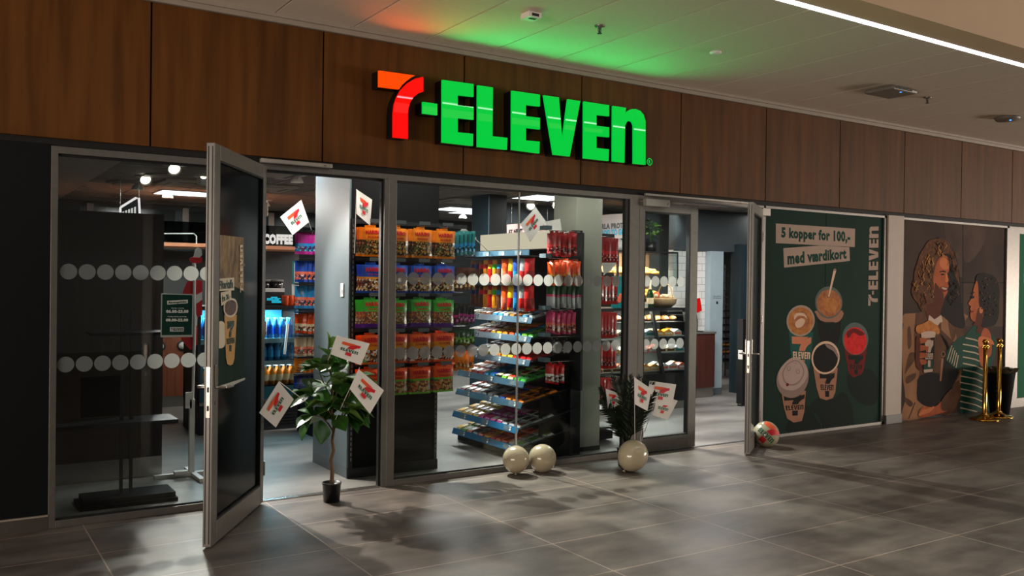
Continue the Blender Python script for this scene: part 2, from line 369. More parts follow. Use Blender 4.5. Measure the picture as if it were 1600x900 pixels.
# window 2
m = MB(); frame_box(m, 2.945, 3.01, 0, 2.43); frame_box(m, 3.01, 5.385, 2.385, 2.43); frame_box(m, 3.01, 5.385, 0, .045); frame_box(m, 5.385, 5.50, 0, 2.43)
m.box((5.335, .0, .045), (5.386, .04, 2.386), 1); m.box((3.01,.012,2.37),(5.385,.03,2.386),1); m.box((3.01,.012,.045),(5.385,.03,.056),1)
w2 = struct('window_2', m, [alu, gasket], 'wide middle shop window with frosted dots and a vertical butt joint', 'window', bevel=.002)
MB().box((3.0, .018, .04), (4.168, .026, 2.39)).build('pane', glass, w2)
MB().box((4.178, .018, .04), (5.38, .026, 2.39)).build('pane', glass, w2)
MB().box((4.1675, .014, .045), (4.1785, .03, 2.385)).build('joint_strip', mat('clear_joint', (165, 168, 165), .3, .2), w2)
def dots(xs, z, parent, y=.0155, r=.0505):
    for x in xs:
        m = MB(); m.add([Vector((x+r*math.cos(2*PI*j/28), y, z+r*math.sin(2*PI*j/28))) for j in range(28)], [list(range(28))]); m.build('frosted_dot', frost, parent)
dots([.712+.1085*k for k in range(11)], 1.635, w1); dots([.70+.1085*k for k in range(11)], 1.038, w1)
for z in (1.622, 1.032): dots([3.066+.1093*k for k in range(21)], z, w2)
# door openings: head frames, thresholds
m = MB(); frame_box(m, 1.935, 2.945, 2.39, 2.43); m.box((2.905, -.01, 0), (2.946, .07, 2.39)); m.box((2.892, .02, 0), (2.906, .06, 2.39), 1); m.box((1.935, .02, 2.375), (2.905, .06, 2.39), 1)
struct('trim_4', m, [alu, gasket], 'aluminium door frame between left and middle windows', 'trim', bevel=.002)
struct('trim_5', MB().box((1.935, -.01, -.001), (2.905, .05, .006)), chrome, 'steel threshold strip of the left doorway', 'trim')
m = MB(); frame_box(m, 5.50, 7.10, 2.39, 2.43); m.box((7.10, -.01, 0), (7.20, .07, 2.43))
struct('trim_6', m, [alu], 'aluminium frame around the right double doorway', 'trim', bevel=.002)
struct('trim_7', MB().box((5.50, -.005, -.001), (7.10, .03, .004)), alu_dark, 'flat dark threshold strip of the right doorway', 'trim')

def door_leaf(name, hinge, free, ztop, label, dark, side=1, handle=True, stile=.1, th=.05, hs=1):
    """leaf in local coords: x from hinge (0) to free edge (L); +y local = side away"""
    H = Vector(hinge); F = Vector(free); d = F-H; L = d.length; rz = math.atan2(d.y, d.x)
    o = tag(bpy.data.objects.new(name, None), label, 'door', kind='structure'); COL.objects.link(o)
    o.location = (H.x, H.y, 0); o.rotation_euler = (0, 0, rz)
    m = MB(); z0 = .012
    for a, b, c, e in ((0, stile*.7, z0, ztop), (L-stile, L, z0, ztop), (stile*.7, L-stile, z0, z0+.13), (stile*.7, L-stile, ztop-.09, ztop)):
        m.box((a, -th/2, c), (b, th/2, e))
    m.build('frame', alu, o, bevel=.003)
    g = MB()
    for a, b, c, e in ((stile*.7, stile*.7+.012, z0+.13, ztop-.09), (L-stile-.012, L-stile, z0+.13, ztop-.09), (stile*.7, L-stile, z0+.13, z0+.142), (stile*.7, L-stile, ztop-.102, ztop-.09)):
        g.box((a, -th/2+.002, c), (b, th/2-.002, e))
    for yy in (-.012, .012): g.box((L-.0005, yy-.003, .03), (L+.002, yy+.003, ztop-.02))
    g.build('gasket', gasket, o)
    p = MB().box((stile*.7+.006, -.006, z0+.135), (L-stile-.006, .006, ztop-.095)).build('pane', dark, o)
    if handle:
        lp = MB().box((L-.001, -.011, .78), (L+.004, .011, 1.08)).build('lock_plate', chrome, o)
        MB().box((L+.003, -.006, .93), (L+.006, .006, .96)).box((L+.003, -.006, .82), (L+.006, .006, .85)).build('latch', gasket, lp)
        for s in (-1, 1):
            hh = MB().box((L-.065, s*th/2, .955), (L-.035, s*(th/2+.008), 1.09))
            hh.tube([(L-.05, s*th/2, .955), (L-.05, s*(th/2+.05), .955), (L-.07, s*(th/2+.06), .955), (L-.19, s*(th/2+.06), .95)], .009, 8)
            hh.build('handle', chrome, o)
        MB().tube([(L-.05, -th/2-.004, .86), (L-.05, th/2+.004, .86)], .012, 12).build('lock_cylinder', chrome, o)
    hg = MB()
    for z in (.25, 1.25, 2.1): hg.tube([(-.012, hs*th/2, z-.05), (-.012, hs*th/2, z+.05)], .009, 8)
    hg.build('hinge', chrome, o)
    return o, L
darkpane = mat('dark_tinted_glass', (9, 11, 12), .16, var=.1, spec=.05)
DH, DF = (1.945, -.045), (1.352, -.945)
d1, L1 = door_leaf('door_1', DH, DF, 2.405, 'open glass door leaf at left with a torn coffee poster', darkpane, handle=True)
d2, L2 = door_leaf('door_2', (5.505, .02), (6.262, .02), 2.375, 'closed glass door leaf right of the middle window', glass, handle=False)
d3, L3 = door_leaf('door_3', (7.11, -.04), (6.40, -.545), 2.385, 'open glass door leaf seen almost edge on beside the green poster', glass, handle=True)
for x in [.115+.1093*k for k in range(5)]:
    for z in (1.627, 1.031):
        MB().add([Vector((x+.0505*math.cos(2*PI*j/28), -.0085, z+.0505*math.sin(2*PI*j/28))) for j in range(28)], [list(range(28))]).build('frosted_dot', frost, d2)
# torn poster sheet on the open leaf
dv = Vector((DF[0]-DH[0], DF[1]-DH[1], 0)).normalized(); dn = Vector((-dv.y, dv.x, 0)); dn = dn if dn.dot(CAM-Vector((1.6, -.5, 1.6))) > 0 else -dn
P0 = Vector((DH[0], DH[1], 0)) + dn*.010
def DL(px, py, k=0):
    w = FP(px, py, P0+dn*(.0012*k), dn); v = w-Vector((DH[0], DH[1], 0)); l = v.dot(dv); t = v.x*(-dv.y)+v.y*dv.x
    return Vector((l, t, v.z))
def C5(x, y): return (240+x/5.0, 380+y/5.0)      # crop coordinates of the leaf poster
pst = [mat('leaf_poster_green', (26, 46, 38), .6, var=.2, scale=6, spec=.1), mat('leaf_poster_jute', (76, 60, 42), .6, c2=(156, 130, 94), scale=9, stretch=(3, 3, 1.2)),
       mat('print_cream', (206, 194, 172), .5, var=.04), mat('print_dark_green', (20, 52, 42), .5, var=.05), mat('print_cup', (186, 142, 84), .5, var=.06), mat('print_coffee', (70, 34, 20), .4, var=.2, scale=12), mat('torn_paper', (168, 172, 164), .6, var=.1)]
m = MB()
m.poly([DL(333, 366), DL(381, 371), DL(381, 592), DL(372, 600), DL(352, 606), DL(333, 614)], 0)
m.poly([DL(333, 366, 1), DL(381, 371, 1), DL(381, 455, 1), DL(352, 440, 1), DL(345, 452, 1), DL(333, 470, 1)], 1)
m.poly([DL(*C5(*p), 2) for p in [(470,88),(560,100),(640,82),(660,110),(714,165),(714,182),(640,130),(560,180),(520,260),(480,380),(466,350)]], 1)
m.poly([DL(*C5(*p), 3) for p in smooth([(500,620),(535,610),(560,640),(565,720),(555,800),(520,822),(490,800),(478,740),(485,670)])], 2)
m.poly([DL(*C5(*p), 4) for p in [(553,560),(650,560),(646,640),(632,900),(620,945),(598,955),(576,945),(566,900)]], 4)
m.poly([DL(*C5(*p), 5) for p in smooth([(601,430),(640,440),(656,490),(645,550),(605,580),(565,565),(547,515),(560,450)])], 2)
m.poly([DL(*C5(*p), 6) for p in smooth([(603,444),(636,455),(647,492),(637,540),(603,564),(570,550),(557,515),(568,462)])], 5)
m.poly([DL(*C5(*p), 6) for p in [(578,610),(630,605),(630,640),(612,680),(606,735),(590,735),(594,690),(606,655),(578,672)]], 3)
m.poly([DL(*C5(*p), 6) for p in [(592,795),(610,795),(608,845),(594,845)]], 3)
m.poly([DL(*C5(*p), 6) for p in [(503,278),(630,268),(630,368),(503,374)]], 2)
m.poly([DL(*C5(*p), 6) for p in [(524,385),(606,368),(608,450),(528,490)]], 2)
for a, b in (((470,470),(485,478)), ((468,530),(478,540))): m.poly([DL(*C5(*a), 3), DL(*C5(b[0],a[1]), 3), DL(*C5(*b), 3), DL(*C5(a[0], b[1]), 3)], 2)
m.poly([DL(383, 590, 4), DL(383, 593, 4), DL(366, 601, 4), DL(340, 606, 4), DL(334, 613, 4), DL(333, 610, 4), DL(338, 604, 4), DL(352, 600, 4)], 6)
put_text(m, 'Filterkaffe', [DL(*C5(*p), 7) for p in [(513,292),(622,282),(622,352),(515,362)]], 3, bold=.03)
put_text(m, 'fra 20,-', [DL(*C5(*p), 7) for p in [(533,408),(598,390),(600,438),(537,472)]], 3, bold=.03)
put_text(m, 'ELEVEN', [DL(*C5(*p), 7) for p in [(574,745),(634,735),(634,780),(576,792)]], 3, bold=.03)
q = [DL(*C5(*p), 7) for p in [(676,385),(676,12),(697,12),(697,385)]]
put_logotype(m, [q[0], q[1], q[2], q[3]], 2, lift=0)
m.build('poster_sheet', pst, d1)

def closer(px0, px1, z0, z1, name='door_closer', label='', y=-.012, d=.045):
    a = FY(px0, 300, 0).x; b = FY(px1, 300, 0).x
    o = thing(name, label, 'door closer', ((a+b)/2, y, z0)); h = (b-a)/2
    MB().box((-h, -d, 0), (h, 0, z1-z0)).build('housing', mat('closer_grey', (165, 160, 152), .4, .3, var=.04), o, bevel=.005)
    MB().box((h*.75, -d-.004, (z1-z0)*.3), (h*.82, -d+.002, (z1-z0)*.6)).build('screw_cap', chrome, o)
closer(404, 515, 2.432, 2.462, label='long slim pale door closer rail above the left doorway')
closer(1004, 1041, 2.33, 2.40, label='short pale door closer box above the closed glass door', y=-.006, d=.05)
closer(1005, 1166, 2.428, 2.45, label='long thin pale guide rail above the right doorway', y=-.012, d=.03)
o = thing('door_closer', 'small pale closer bracket at the top of the edge on door', 'door closer', (7.17, -.012, 2.32))
MB().box((-.05, -.05, 0), (.07, 0, .08)).build('housing', MATS['closer_grey'], o, bevel=.004)

# ---- facade to the right: poster windows and white pier
m = MB(); frame_box(m, 7.20, 7.225, 0, 2.43); frame_box(m, 7.20, 9.30, 2.405, 2.43); frame_box(m, 7.20, 9.30, 0, .03); frame_box(m, 9.255, 9.30, 0, 2.43); m.box((7.22, .025, .02), (9.26, .06, 2.41), 1)
struct('window_3', m, [alu, gasket], 'aluminium window frame around the green drinks poster', 'window')
struct('wall_pier', MB().box((9.30, -.03, .10), (9.60, .1, 2.44)), mat('pier_plaster', (168, 152, 136), .6, var=.03), 'plain pale wall pier between the two big posters', 'wall')
struct('baseboard_right', MB().box((9.298, -.042, 0), (9.602, .0, .1)), mat('slate_skirting', (50, 50, 50)), 'dark skirting under the pale wall pier', 'baseboard')
m = MB(); frame_box(m, 9.60, 11.98, 2.405, 2.43); m.box((9.60, .02, 0), (11.98, .06, 2.41), 1); frame_box(m, 11.93, 12.15, 0, 2.43)
struct('window_4', m, [alu, gasket], 'aluminium frame around the large photo poster', 'window')
m = MB(); frame_box(m, 12.15, 12.24, 0, 2.43); frame_box(m, 12.24, 15, 2.34, 2.43); frame_box(m, 12.24, 15, 0, .12)
struct('window_5', m, [alu], 'aluminium frame of the green covered window at the far right', 'window')
struct('wall_store_front', MB().box((7.2, .062, 0), (26, .09, 2.44)), blackm, 'plain wall behind the poster windows', 'wall')

# ================================================================== THE SIGN
def lit(name, c, k, coat=.8):
    m = mat(name, tuple(v*.25 for v in c), .6, emit=k, ecol=c, coat=coat, spec=.0); m.node_tree.nodes['Principled BSDF'].inputs['Coat Roughness'].default_value = .015; return m
sm = [lit('sign_orange', (255, 74, 0), 1.0), lit('sign_red', (255, 8, 6), 1.15), lit('sign_green', (0, 205, 62), 1.0), mat('sign_can_black', (8, 9, 9), .4, var=.1)]
x_mid = (_x0+_x1)/2
sg = thing('illuminated_sign', 'glowing red orange and green letter sign mounted on the wood wall', 'sign', (x_mid, -.03, _z0))
for k, nm, mi in (('bar','numeral_bar',0),('stem','numeral_stroke',1),('dash','hyphen',2),('E','letter',2),('L','letter',2),('E2','letter',2),('V','letter',2),('E3','letter',2),('N','letter',2)):
    pts = LOGO[k]
    f = MB().prism(pts, (0, .022, 0)).build(nm, sm[mi], sg, world=True)
    MB().prism([p+Vector((0, .0225, 0)) for p in pts], (0, .1065, 0)).build('letter_can', sm[3], f, world=True)
# the letters' own light
for i in range(7): gx = LOGO['E'][0].x+.12+(_x1-LOGO['E'][0].x-.2)*i/6; spot('letter_light', (gx, SY-.012, 2.98+.12*(i < 3)), (gx, -1.0, 3.6), 2.3, (0, 1, .2), 125, .8, .004)
for gx, c_, p_ in ((LOGO['bar'][0].x+.15, (1, .16, .01), 2.2), (LOGO['stem'][0].x-.12, (1, .03, .01), 1.0)): spot('letter_light', (gx, SY-.012, 3.1), (gx, -1.0, 3.6), p_, c_, 125, .8, .004)
rc = signpt((1456, 553)); m = MB()
ring = [Vector((rc.x+.034*math.cos(a*PI/12), SY, rc.z+.034*math.sin(a*PI/12))) for a in range(24)]
rin = [Vector((rc.x+.026*math.cos(a*PI/12), SY, rc.z+.026*math.sin(a*PI/12))) for a in range(24)]
m.add(ring+rin, [(i, (i+1) % 24, 24+(i+1) % 24, 24+i) for i in range(24)])
put_text(m, 'R', [rc+Vector(v) for v in ((-.012, 0, .016), (.012, 0, .016), (.012, 0, -.016), (-.012, 0, -.016))], 0, bold=.03)
m.build('registered_mark', sm[2], sg, world=True)
MB().tube([rc+Vector((0, .002, 0)), rc+Vector((0, .128, 0))], .036, 24).build('mark_can', sm[3], sg, world=True)

# ================================================================== POSTER ONE (drinks)
_mat = mat
def mat(name, c, rough=.5, *a, **k):
    if name.startswith(('print_', 'photo_')): rough = .75; k['spec'] = .12
    return _mat(name, c, rough, *a, **k)
pr = [mat('print_green', (11, 42, 32), .32, c2=(15, 50, 39), scale=2), mat('print_banner', (176, 152, 136), .4, var=.02), mat('print_letter_green', (14, 62, 50), .4),
      mat('print_shadow_green', (7, 26, 20), .35), mat('print_lid', (186, 160, 148), .4, var=.03), mat('print_lid_dark', (150, 124, 114), .4), mat('print_kraft', (168, 118, 92), .4, var=.06, scale=5),
      mat('print_black', (16, 15, 14), .35), mat('print_crema', (170, 98, 42), .35, c2=(205, 140, 78), scale=14), mat('print_milk', (226, 190, 160), .4), mat('print_teal', (20, 84, 76), .4),
      mat('print_smoothie', (205, 16, 24), .3, c2=(232, 50, 44), scale=16), mat('print_frappe', (150, 84, 48), .35, c2=(192, 126, 82), scale=22), mat('print_glassgrey', (92, 104, 98), .35, var=.08),
      mat('print_smoothie_dark', (112, 20, 16), .35, var=.1), mat('print_orange_pale', (214, 132, 96), .4, var=.03), mat('print_green_edge', (32, 78, 58), .35)]
P1Y = .012
def A5(x, y): return (1180+x/4.5, 310+y/4.5)
def A6(x, y): return (1180+x/3.914, 470+y/3.914)
class Art:
    def __init__(s, y, f): s.y = y; s.f = f; s.k = 0; s.mb = MB()
    def poly(s, pts, m, n=0, k=None):
        s.k += 1; pts = smooth(pts, n) if n else pts
        s.mb.poly([FY(*s.f(*p), s.y-.00012*s.k) for p in pts], m)
    def ell(s, cx, cy, rx, ry, m, ang=0, n=28):
        c, q = math.cos(math.radians(ang)), math.sin(math.radians(ang))
        s.poly([(cx+rx*math.cos(t)*c-ry*math.sin(t)*q, cy+rx*math.cos(t)*q+ry*math.sin(t)*c) for t in [2*PI*i/n for i in range(n)]], m)
    def text(s, t, quad, m, bold=.03):
        s.k += 1; put_text(s.mb, t, [FY(*s.f(*p), s.y-.00012*s.k) for p in quad], m, bold=bold)
    def badge(s, quad, ms, sz=1, **k):
        s.k += 1; badge(s.mb, [FY(*s.f(*p), s.y-.00012*s.k) for p in quad], ms, lift=0, sz=sz, **k)
p1 = thing('drinks_poster', 'dark green poster of five drink cups with two price banners', 'poster', (8.24, P1Y, .03))
for a, b in ((7.226, 8.222), (8.230, 9.255)):
    MB().box((a, P1Y, .03), (b, P1Y+.006, 2.405)).build('poster_panel', pr[0], p1, world=True)
a = Art(P1Y, A6)
a.poly([(45,0),(125,0),(120,815),(40,820)], 16) if False else None
a.k = 2
# soft printed shadows and cups (crop coordinates)
a.poly([(330,650),(390,590),(470,600),(540,560),(590,640),(600,760),(560,780),(440,790),(380,700)], 3, 3)
a.poly([(560,470),(640,420),(720,430),(755,520),(740,620),(680,640),(600,590)], 3, 3)
a.poly([(200,740),(300,640),(360,700),(400,790),(210,810)], 3, 3)
a.build = lambda nm, a=a: a.mb.build(nm, pr, p1, world=True)
a.build('printed_shadow')
def newart(f=A6, k=8): b = Art(P1Y, f); b.k = k; return b
# latte cup
b = newart(); b.poly([(205,190),(355,190),(345,320),(330,415),(225,400),(215,300)], 10)
b.badge([(222,218),(345,222),(332,410),(232,405)], (15, 15, 9), sz=1, asp=1.25)
b.ell(278,122,86,96,1,10); b.ell(278,124,77,84,8,10)
b.poly([(240,90),(290,60),(325,95),(330,150),(290,180),(240,160),(225,120)], 12, 4); b.poly([(245,135),(275,108),(300,112),(302,135),(285,158),(255,165)], 9, 4); b.poly([(255,75),(300,78),(318,110),(300,95),(262,92),(240,115),(238,95)], 9, 4)
b.mb.build('printed_cup', pr, p1, world=True)
# iced coffee glass
b = newart(k=4); b.poly([(375,60),(530,60),(520,200),(505,260),(398,250),(380,130)], 7); b.poly([(375,60),(532,60),(520,120),(470,135),(400,120),(372,80)], 6, 3)
b.badge([(410,130),(505,130),(495,250),(415,245)], (3, 3, 3), sz=1, asp=1.2)
b.ell(450,10,84,98,13,-3); b.ell(452,15,76,84,12,-3); b.poly([(412,0),(470,-20),(505,20),(480,70),(430,60)], 8, 4)
b.poly([(548-120, 24),(430, 24)], 9) if False else None
b.mb.build('printed_glass', pr, p1, world=True)
b = newart(f=A5, k=26); b.poly([(512,690),(522,690),(570,505),(566,497),(552,497)], 9, 0); b.ell(560,502,10,9,5)
b.mb.build('printed_straw', pr, p1, world=True)
# red smoothie
b = newart(); b.poly([(540,270),(685,270),(665,420),(650,450),(600,470),(570,440)], 14); b.badge([(560,330),(668,330),(650,455),(582,450)], (3, 3, 3), sz=.95, asp=1.2)
b.ell(612,232,80,100,13,-4); b.ell(612,245,70,84,11,-4); b.poly([(560,190),(610,170),(670,200),(640,215),(600,195),(570,230)], 14, 3)
b.mb.build('printed_glass', pr, p1, world=True)
# black coffee
b = newart(k=24); b.poly([(355,410),(505,410),(490,560),(475,595),(435,608),(395,595),(375,530)], 6); b.badge([(388,440),(492,440),(478,590),(398,585)], (7, 7, 7), sz=1, asp=1.15)
b.ell(430,348,86,102,9,8); b.ell(430,350,76,88,7,8); b.poly([(430,262),(480,285),(508,330),(505,350),(480,310),(440,285)], 5, 3)
b.mb.build('printed_cup', pr, p1, world=True)
# lidded cup
b = newart(k=28); b.poly([(160,560),(310,550),(300,680),(285,735),(235,745),(195,720),(175,650)], 6); b.badge([(172,582),(305,572),(292,700),(190,705)], (7, 7, 7), sz=1, asp=1.25)
b.poly([(205,360),(250,348),(300,375),(325,430),(322,500),(290,560),(240,592),(180,585),(140,540),(130,480),(150,420)], 5, 4)
b.poly([(210,355),(255,350),(300,378),(320,430),(312,480),(270,530),(225,548),(170,535),(142,490),(150,420)], 4, 4)
b.poly([(205,378),(250,362),(285,390),(300,440),(270,500),(220,520),(180,500),(165,450),(180,405)], 5, 4); b.poly([(208,384),(250,369),(281,394),(293,440),(266,492),(221,510),(186,493),(172,450),(185,410)], 4, 4)
b.ell(205,415,12,14,5); b.ell(261,433,12,14,5); b.ell(205,414,8,10,4); b.ell(261,432,8,10,4); b.ell(197,513,9,10,14); b.ell(248,382,4,4,5)
b.mb.build('printed_cup', pr, p1, world=True)
b = newart(f=A5, k=6); b.poly([(145,176),(703,213),(700,342),(145,314)], 1); b.text('5 kopper for 100,-', [(183,200),(668,232),(668,330),(183,296)], 2, .033)
b.mb.build('headline_banner', pr, p1, world=True)
b = newart(f=A5, k=9); b.poly([(198,350),(455,331),(662,343),(666,440),(203,487)], 1); b.text('med værdikort', [(225,380),(640,350),(643,425),(227,468)], 2, .033)
b.mb.build('headline_banner', pr, p1, world=True)
m = MB(); put_logotype(m, [FY(*A5(*p), P1Y-.003) for p in ((793,755), (803,197), (868,197), (861,755))], 0, lift=0)
# logotype runs bottom to top: left end of the word at the bottom
m.build('vertical_wordmark', pr[1], p1, world=True)

# ================================================================== POSTER TWO (photo of two people)
P2Y = .012
def B7(x, y): return (1380+x/5.0, 330+y/5.0)
def B8(x, y): return (1380+x/4.737, 490+y/4.737)
pp = [mat('photo_backdrop', (40, 30, 24), .4, c2=(74, 56, 46), scale=.8), mat('photo_seam', (14, 10, 8), .5), mat('photo_hair', (66, 38, 20), .5, c2=(110, 66, 34), scale=18), mat('photo_hair_light', (176, 122, 66), .5),
      mat('photo_hair_dark', (24, 15, 10), .5, var=.2, scale=20), mat('photo_skin', (150, 72, 38), .45, c2=(186, 98, 56), scale=4), mat('photo_skin_shade', (88, 38, 20), .45, var=.1), mat('photo_coat', (134, 92, 62), .5, c2=(160, 114, 80), scale=3),
      mat('photo_coat_shade', (74, 46, 28), .5, c2=(100, 64, 40), scale=5), mat('photo_shirt', (200, 176, 156), .5), mat('photo_stripe_green', (20, 66, 52), .45, var=.1), mat('photo_stripe_white', (186, 168, 142), .5),
      mat('photo_black', (20, 15, 13), .5, var=.2), mat('photo_cup_lid', (196, 168, 148), .4), mat('photo_croissant', (160, 88, 34), .5, c2=(204, 132, 62), scale=14), mat('photo_hair_mid', (98, 60, 32), .5), mat('photo_lips', (120, 34, 26), .4), mat('photo_skin_light', (206, 118, 72), .45, var=.05), mat('photo_concrete', (92, 70, 58), .5, c2=(58, 44, 36), scale=1.6)]
p2 = thing('photo_poster', 'large photo poster of curly haired woman with coffee beside a child in striped shirt', 'poster', (10.77, P2Y, .0))
for x0, x1 in ((9.604, 10.86), (10.866, 11.93)):
    MB().box((x0, P2Y, .02), (x1, P2Y+.006, 2.405)).build('poster_panel', pp[0], p2, world=True)
def art2(f, k): b = Art(P2Y, f); b.k = k; return b
b = art2(B7, 1)
b.poly([(475,85),(560,75),(622,95),(622,520),(560,500),(500,300)], 18); b.poly([(628,96),(800,150),(760,300),(640,400)], 18, 3); b.poly([(628,565),(900,560),(950,700),(948,900),(628,900)], 18)
b.poly([(619,92),(625,92),(625,900),(619,900)], 1); b.poly([(600,552),(948,557),(948,563),(600,560)], 1)
b.mb.build('printed_backdrop', pp, p2, world=True)
# woman: coat
w = art2(B8, 8)
w.poly([(160,0),(600,0),(600,60),(560,240),(580,420),(560,600),(510,740),(430,745),(380,690),(300,770),(130,785),(165,640),(145,480),(140,300),(135,200),(150,80)], 7, 2)
w.poly([(240,0),(420,0),(430,120),(560,250),(570,440),(480,600),(420,660),(380,690),(330,690),(250,640),(255,520),(268,430),(240,330)], 8, 2)
w.poly([(270,460),(410,440),(420,600),(400,680),(330,690),(255,640),(250,540)], 12, 2)
w.poly([(420,150),(470,200),(450,330),(400,520),(430,660),(560,440),(500,260)], 12, 2)
w.poly([(250,0),(410,0),(405,50),(350,60),(270,30)], 8); w.poly([(330,20),(365,40),(405,35),(430,0),(440,60),(400,75),(350,55)], 9)
for s in ([(190,300),(235,290),(240,330),(180,420),(160,440)], [(170,470),(240,440),(235,480),(175,520)], [(165,620),(220,660),(200,690),(160,650)], [(480,40),(520,20),(540,140),(510,200)], [(540,100),(590,60),(590,200),(560,260)], [(180,120),(200,100),(210,220),(185,260)]): w.poly(s, 8, 3)
w.poly([(232,655),(240,660),(192,780),(184,780)], 8); w.poly([(430,330),(448,335),(430,500),(418,500)], 7); w.ell(445,300,16,22,7); w.ell(445,300,10,15,12)
w.poly([(560,490),(578,600),(560,640),(510,738),(420,745),(400,700),(450,620),(520,540)], 8, 2)
w.mb.build('printed_coat', pp, p2, world=True)
# face, neck, hair
h = art2(B7, 34)
h.poly([(410,215),(470,225),(520,260),(560,330),(590,450),(600,560),(612,700),(640,900),(560,900),(480,830),(330,700),(300,400)], 4, 3)
h.poly([(350,650),(480,650),(450,780),(440,850),(400,880),(350,850),(330,750)], 6, 3); h.poly([(358,810),(400,845),(445,815),(452,850),(420,900),(360,900)], 9, 2)
h.poly([(440,360),(480,345),(508,365),(515,410),(512,470),(498,490),(512,535),(505,560),(512,585),(500,610),(503,630),(485,665),(460,695),(430,690),(405,650),(392,560),(395,450)], 5, 3)
h.poly([(404,560),(440,600),(470,640),(470,690),(430,692),(402,650)], 6, 3); h.poly([(462,360),(505,385),(512,440),(495,455),(455,440),(440,400)], 17, 3)
h.poly([(440,470),(470,462),(492,472),(488,480),(462,474),(440,480)], 4); h.poly([(448,490),(470,486),(484,492),(470,500),(452,499)], 12); h.poly([(495,480),(506,520),(508,545),(494,556),(484,540)], 17, 3)
h.poly([(447,590),(500,598),(496,622),(474,632),(455,618)], 16, 3); h.poly([(455,594),(498,602),(492,614),(468,610)], 11, 2)
h.mb.build('printed_face', pp, p2, world=True)
c = art2(B7, 56)
outline = [(415,215),(370,225),(335,255),(310,300),(285,340),(268,400),(245,470),(240,530),(225,600),(222,640),(245,690),(270,720),(300,780),(340,775),(350,720),(395,715),(400,640),(385,560),(400,470),(420,400),(450,350),(500,330),(530,350),(545,420),(560,500),(585,560),(600,600),(590,500),(575,400),(550,320),(520,260),(480,225),(450,212)]
c.poly(outline, 2, 2)
rr = random.Random(3)
def curl(x, y, L, m):
    ph = rr.random()*6; am = rr.uniform(4, 9); wd = rr.uniform(2, 5); P = []; Q = []
    for i in range(9):
        t = i/8; xx = x+am*math.sin(ph+t*7)-t*rr.uniform(0, 4); yy = y+L*t; ww = wd*math.sin(PI*(.1+.8*t)); P.append((xx-ww, yy)); Q.append((xx+ww, yy))
    c.k += .15; c.poly(P+Q[::-1], m)
for i in range(95):
    t = rr.random(); yy = 225+t*480; lo = 400-min(1, (yy-215)/300)*165; hi = 500 if yy < 330 else (395 if yy < 720 else 350)
    curl(rr.uniform(lo, hi), yy, rr.uniform(30, 75), rr.choice([3, 3, 15, 15, 4, 2]))
for i in range(25): curl(rr.uniform(525, 590), rr.uniform(300, 700), rr.uniform(30, 60), rr.choice([15, 4, 2, 4]))
c.k = 75; c.mb.build('printed_hair', pp, p2, world=True)
# child
k = art2(B8, 20)
k.poly([(690,80),(740,130),(800,150),(835,200),(830,300),(800,400),(790,560),(790,725),(600,735),(565,720),(575,560),(580,430),(590,300),(590,230),(610,160),(650,110)], 10, 2)
k.poly([(500,230),(600,160),(600,300),(570,420),(480,360),(460,330)], 10, 2)
for i in range(12):
    y = 175+i*47; x0 = 610 if i < 1 else (590 if i < 6 else 570)
    k.poly([(x0, y), (680, y+14+i), (745, y+44+i), (745, y+52+i), (680, y+24+i), (x0, y+9)], 11)
for i in range(5): k.poly([(505-i*6+i*18, 235+i*18), (512-i*6+i*18, 237+i*18), (478+i*16, 345+i*14), (472+i*16, 343+i*14)], 11)
k.poly([(660,0),(730,0),(760,110),(720,150),(690,130),(700,60),(650,50),(642,20)], 6, 2)
k.poly([(745,110),(780,120),(800,180),(800,300),(760,340),(740,400),(715,360),(705,220),(720,170)], 5, 3)
k.poly([(705,180),(740,170),(800,190),(820,230),(770,220),(710,245)], 17, 3)
k.mb.build('printed_striped_shirt', pp, p2, world=True)
k = art2(B7, 62)
k.poly([(735,500),(770,485),(820,488),(870,510),(900,570),(910,640),(905,720),(905,800),(880,880),(840,900),(770,900),(775,800),(745,720),(735,620),(722,540)], 4, 3)
k.poly([(735,545),(715,575),(703,620),(700,650),(690,680),(668,715),(668,730),(684,742),(678,765),(686,780),(680,800),(684,835),(700,858),(735,865),(775,840),(780,780),(750,740),(745,640)], 5, 3)
k.poly([(740,760),(778,765),(780,800),(765,890),(700,885),(720,860)], 6, 3); k.poly([(686,668),(708,660),(712,676),(694,684)], 4, 2); k.poly([(690,640),(712,628),(714,636),(694,648)], 4); k.poly([(678,784),(706,776),(704,788),(684,794)], 16, 2); k.ell(765,775,14,24,17)
for i in range(60):
    t = rr.uniform(0, 2*PI); r = math.sqrt(rr.random()); k.k += .1; k.ell(830+75*r*math.cos(t), 660+165*r*math.sin(t), rr.uniform(3, 8), rr.uniform(3, 7), rr.choice([15, 4, 2, 4, 12]), 0, 8)
k.mb.build('printed_child_head', pp, p2, world=True)
# cup, croissant, hand
k = art2(B8, 66)
k.poly([(300,175),(378,170),(380,260),(370,430),(300,440),(295,330),(290,250)], 12); k.poly([(308,190),(350,185),(352,280),(320,290),(310,250)], 5); k.poly([(300,350),(370,345),(366,412),(302,418)], 10); k.poly([(300,415),(368,409),(366,430),(302,438)], 13)
k.badge([(305,190),(375,190),(370,400),(308,400)], (13, 13, 13), sz=.95, asp=1.2)
k.poly([(283,160),(288,136),(385,130),(384,168),(378,176),(306,184),(284,178)], 13, 2)
k.poly([(243,130),(250,90),(290,75),(320,60),(345,50),(380,75),(410,95),(418,140),(400,155),(384,135),(330,130),(290,140),(265,150)], 14, 3)
for yy in (190, 245, 300, 350): k.poly([(258, yy), (285, yy-12), (318, yy-4), (322, yy+14), (300, yy+28), (262, yy+30)], 5, 4)
k.poly([(245,180),(268,175),(275,240),(270,340),(290,395),(280,420),(250,400),(240,320)], 6, 3)
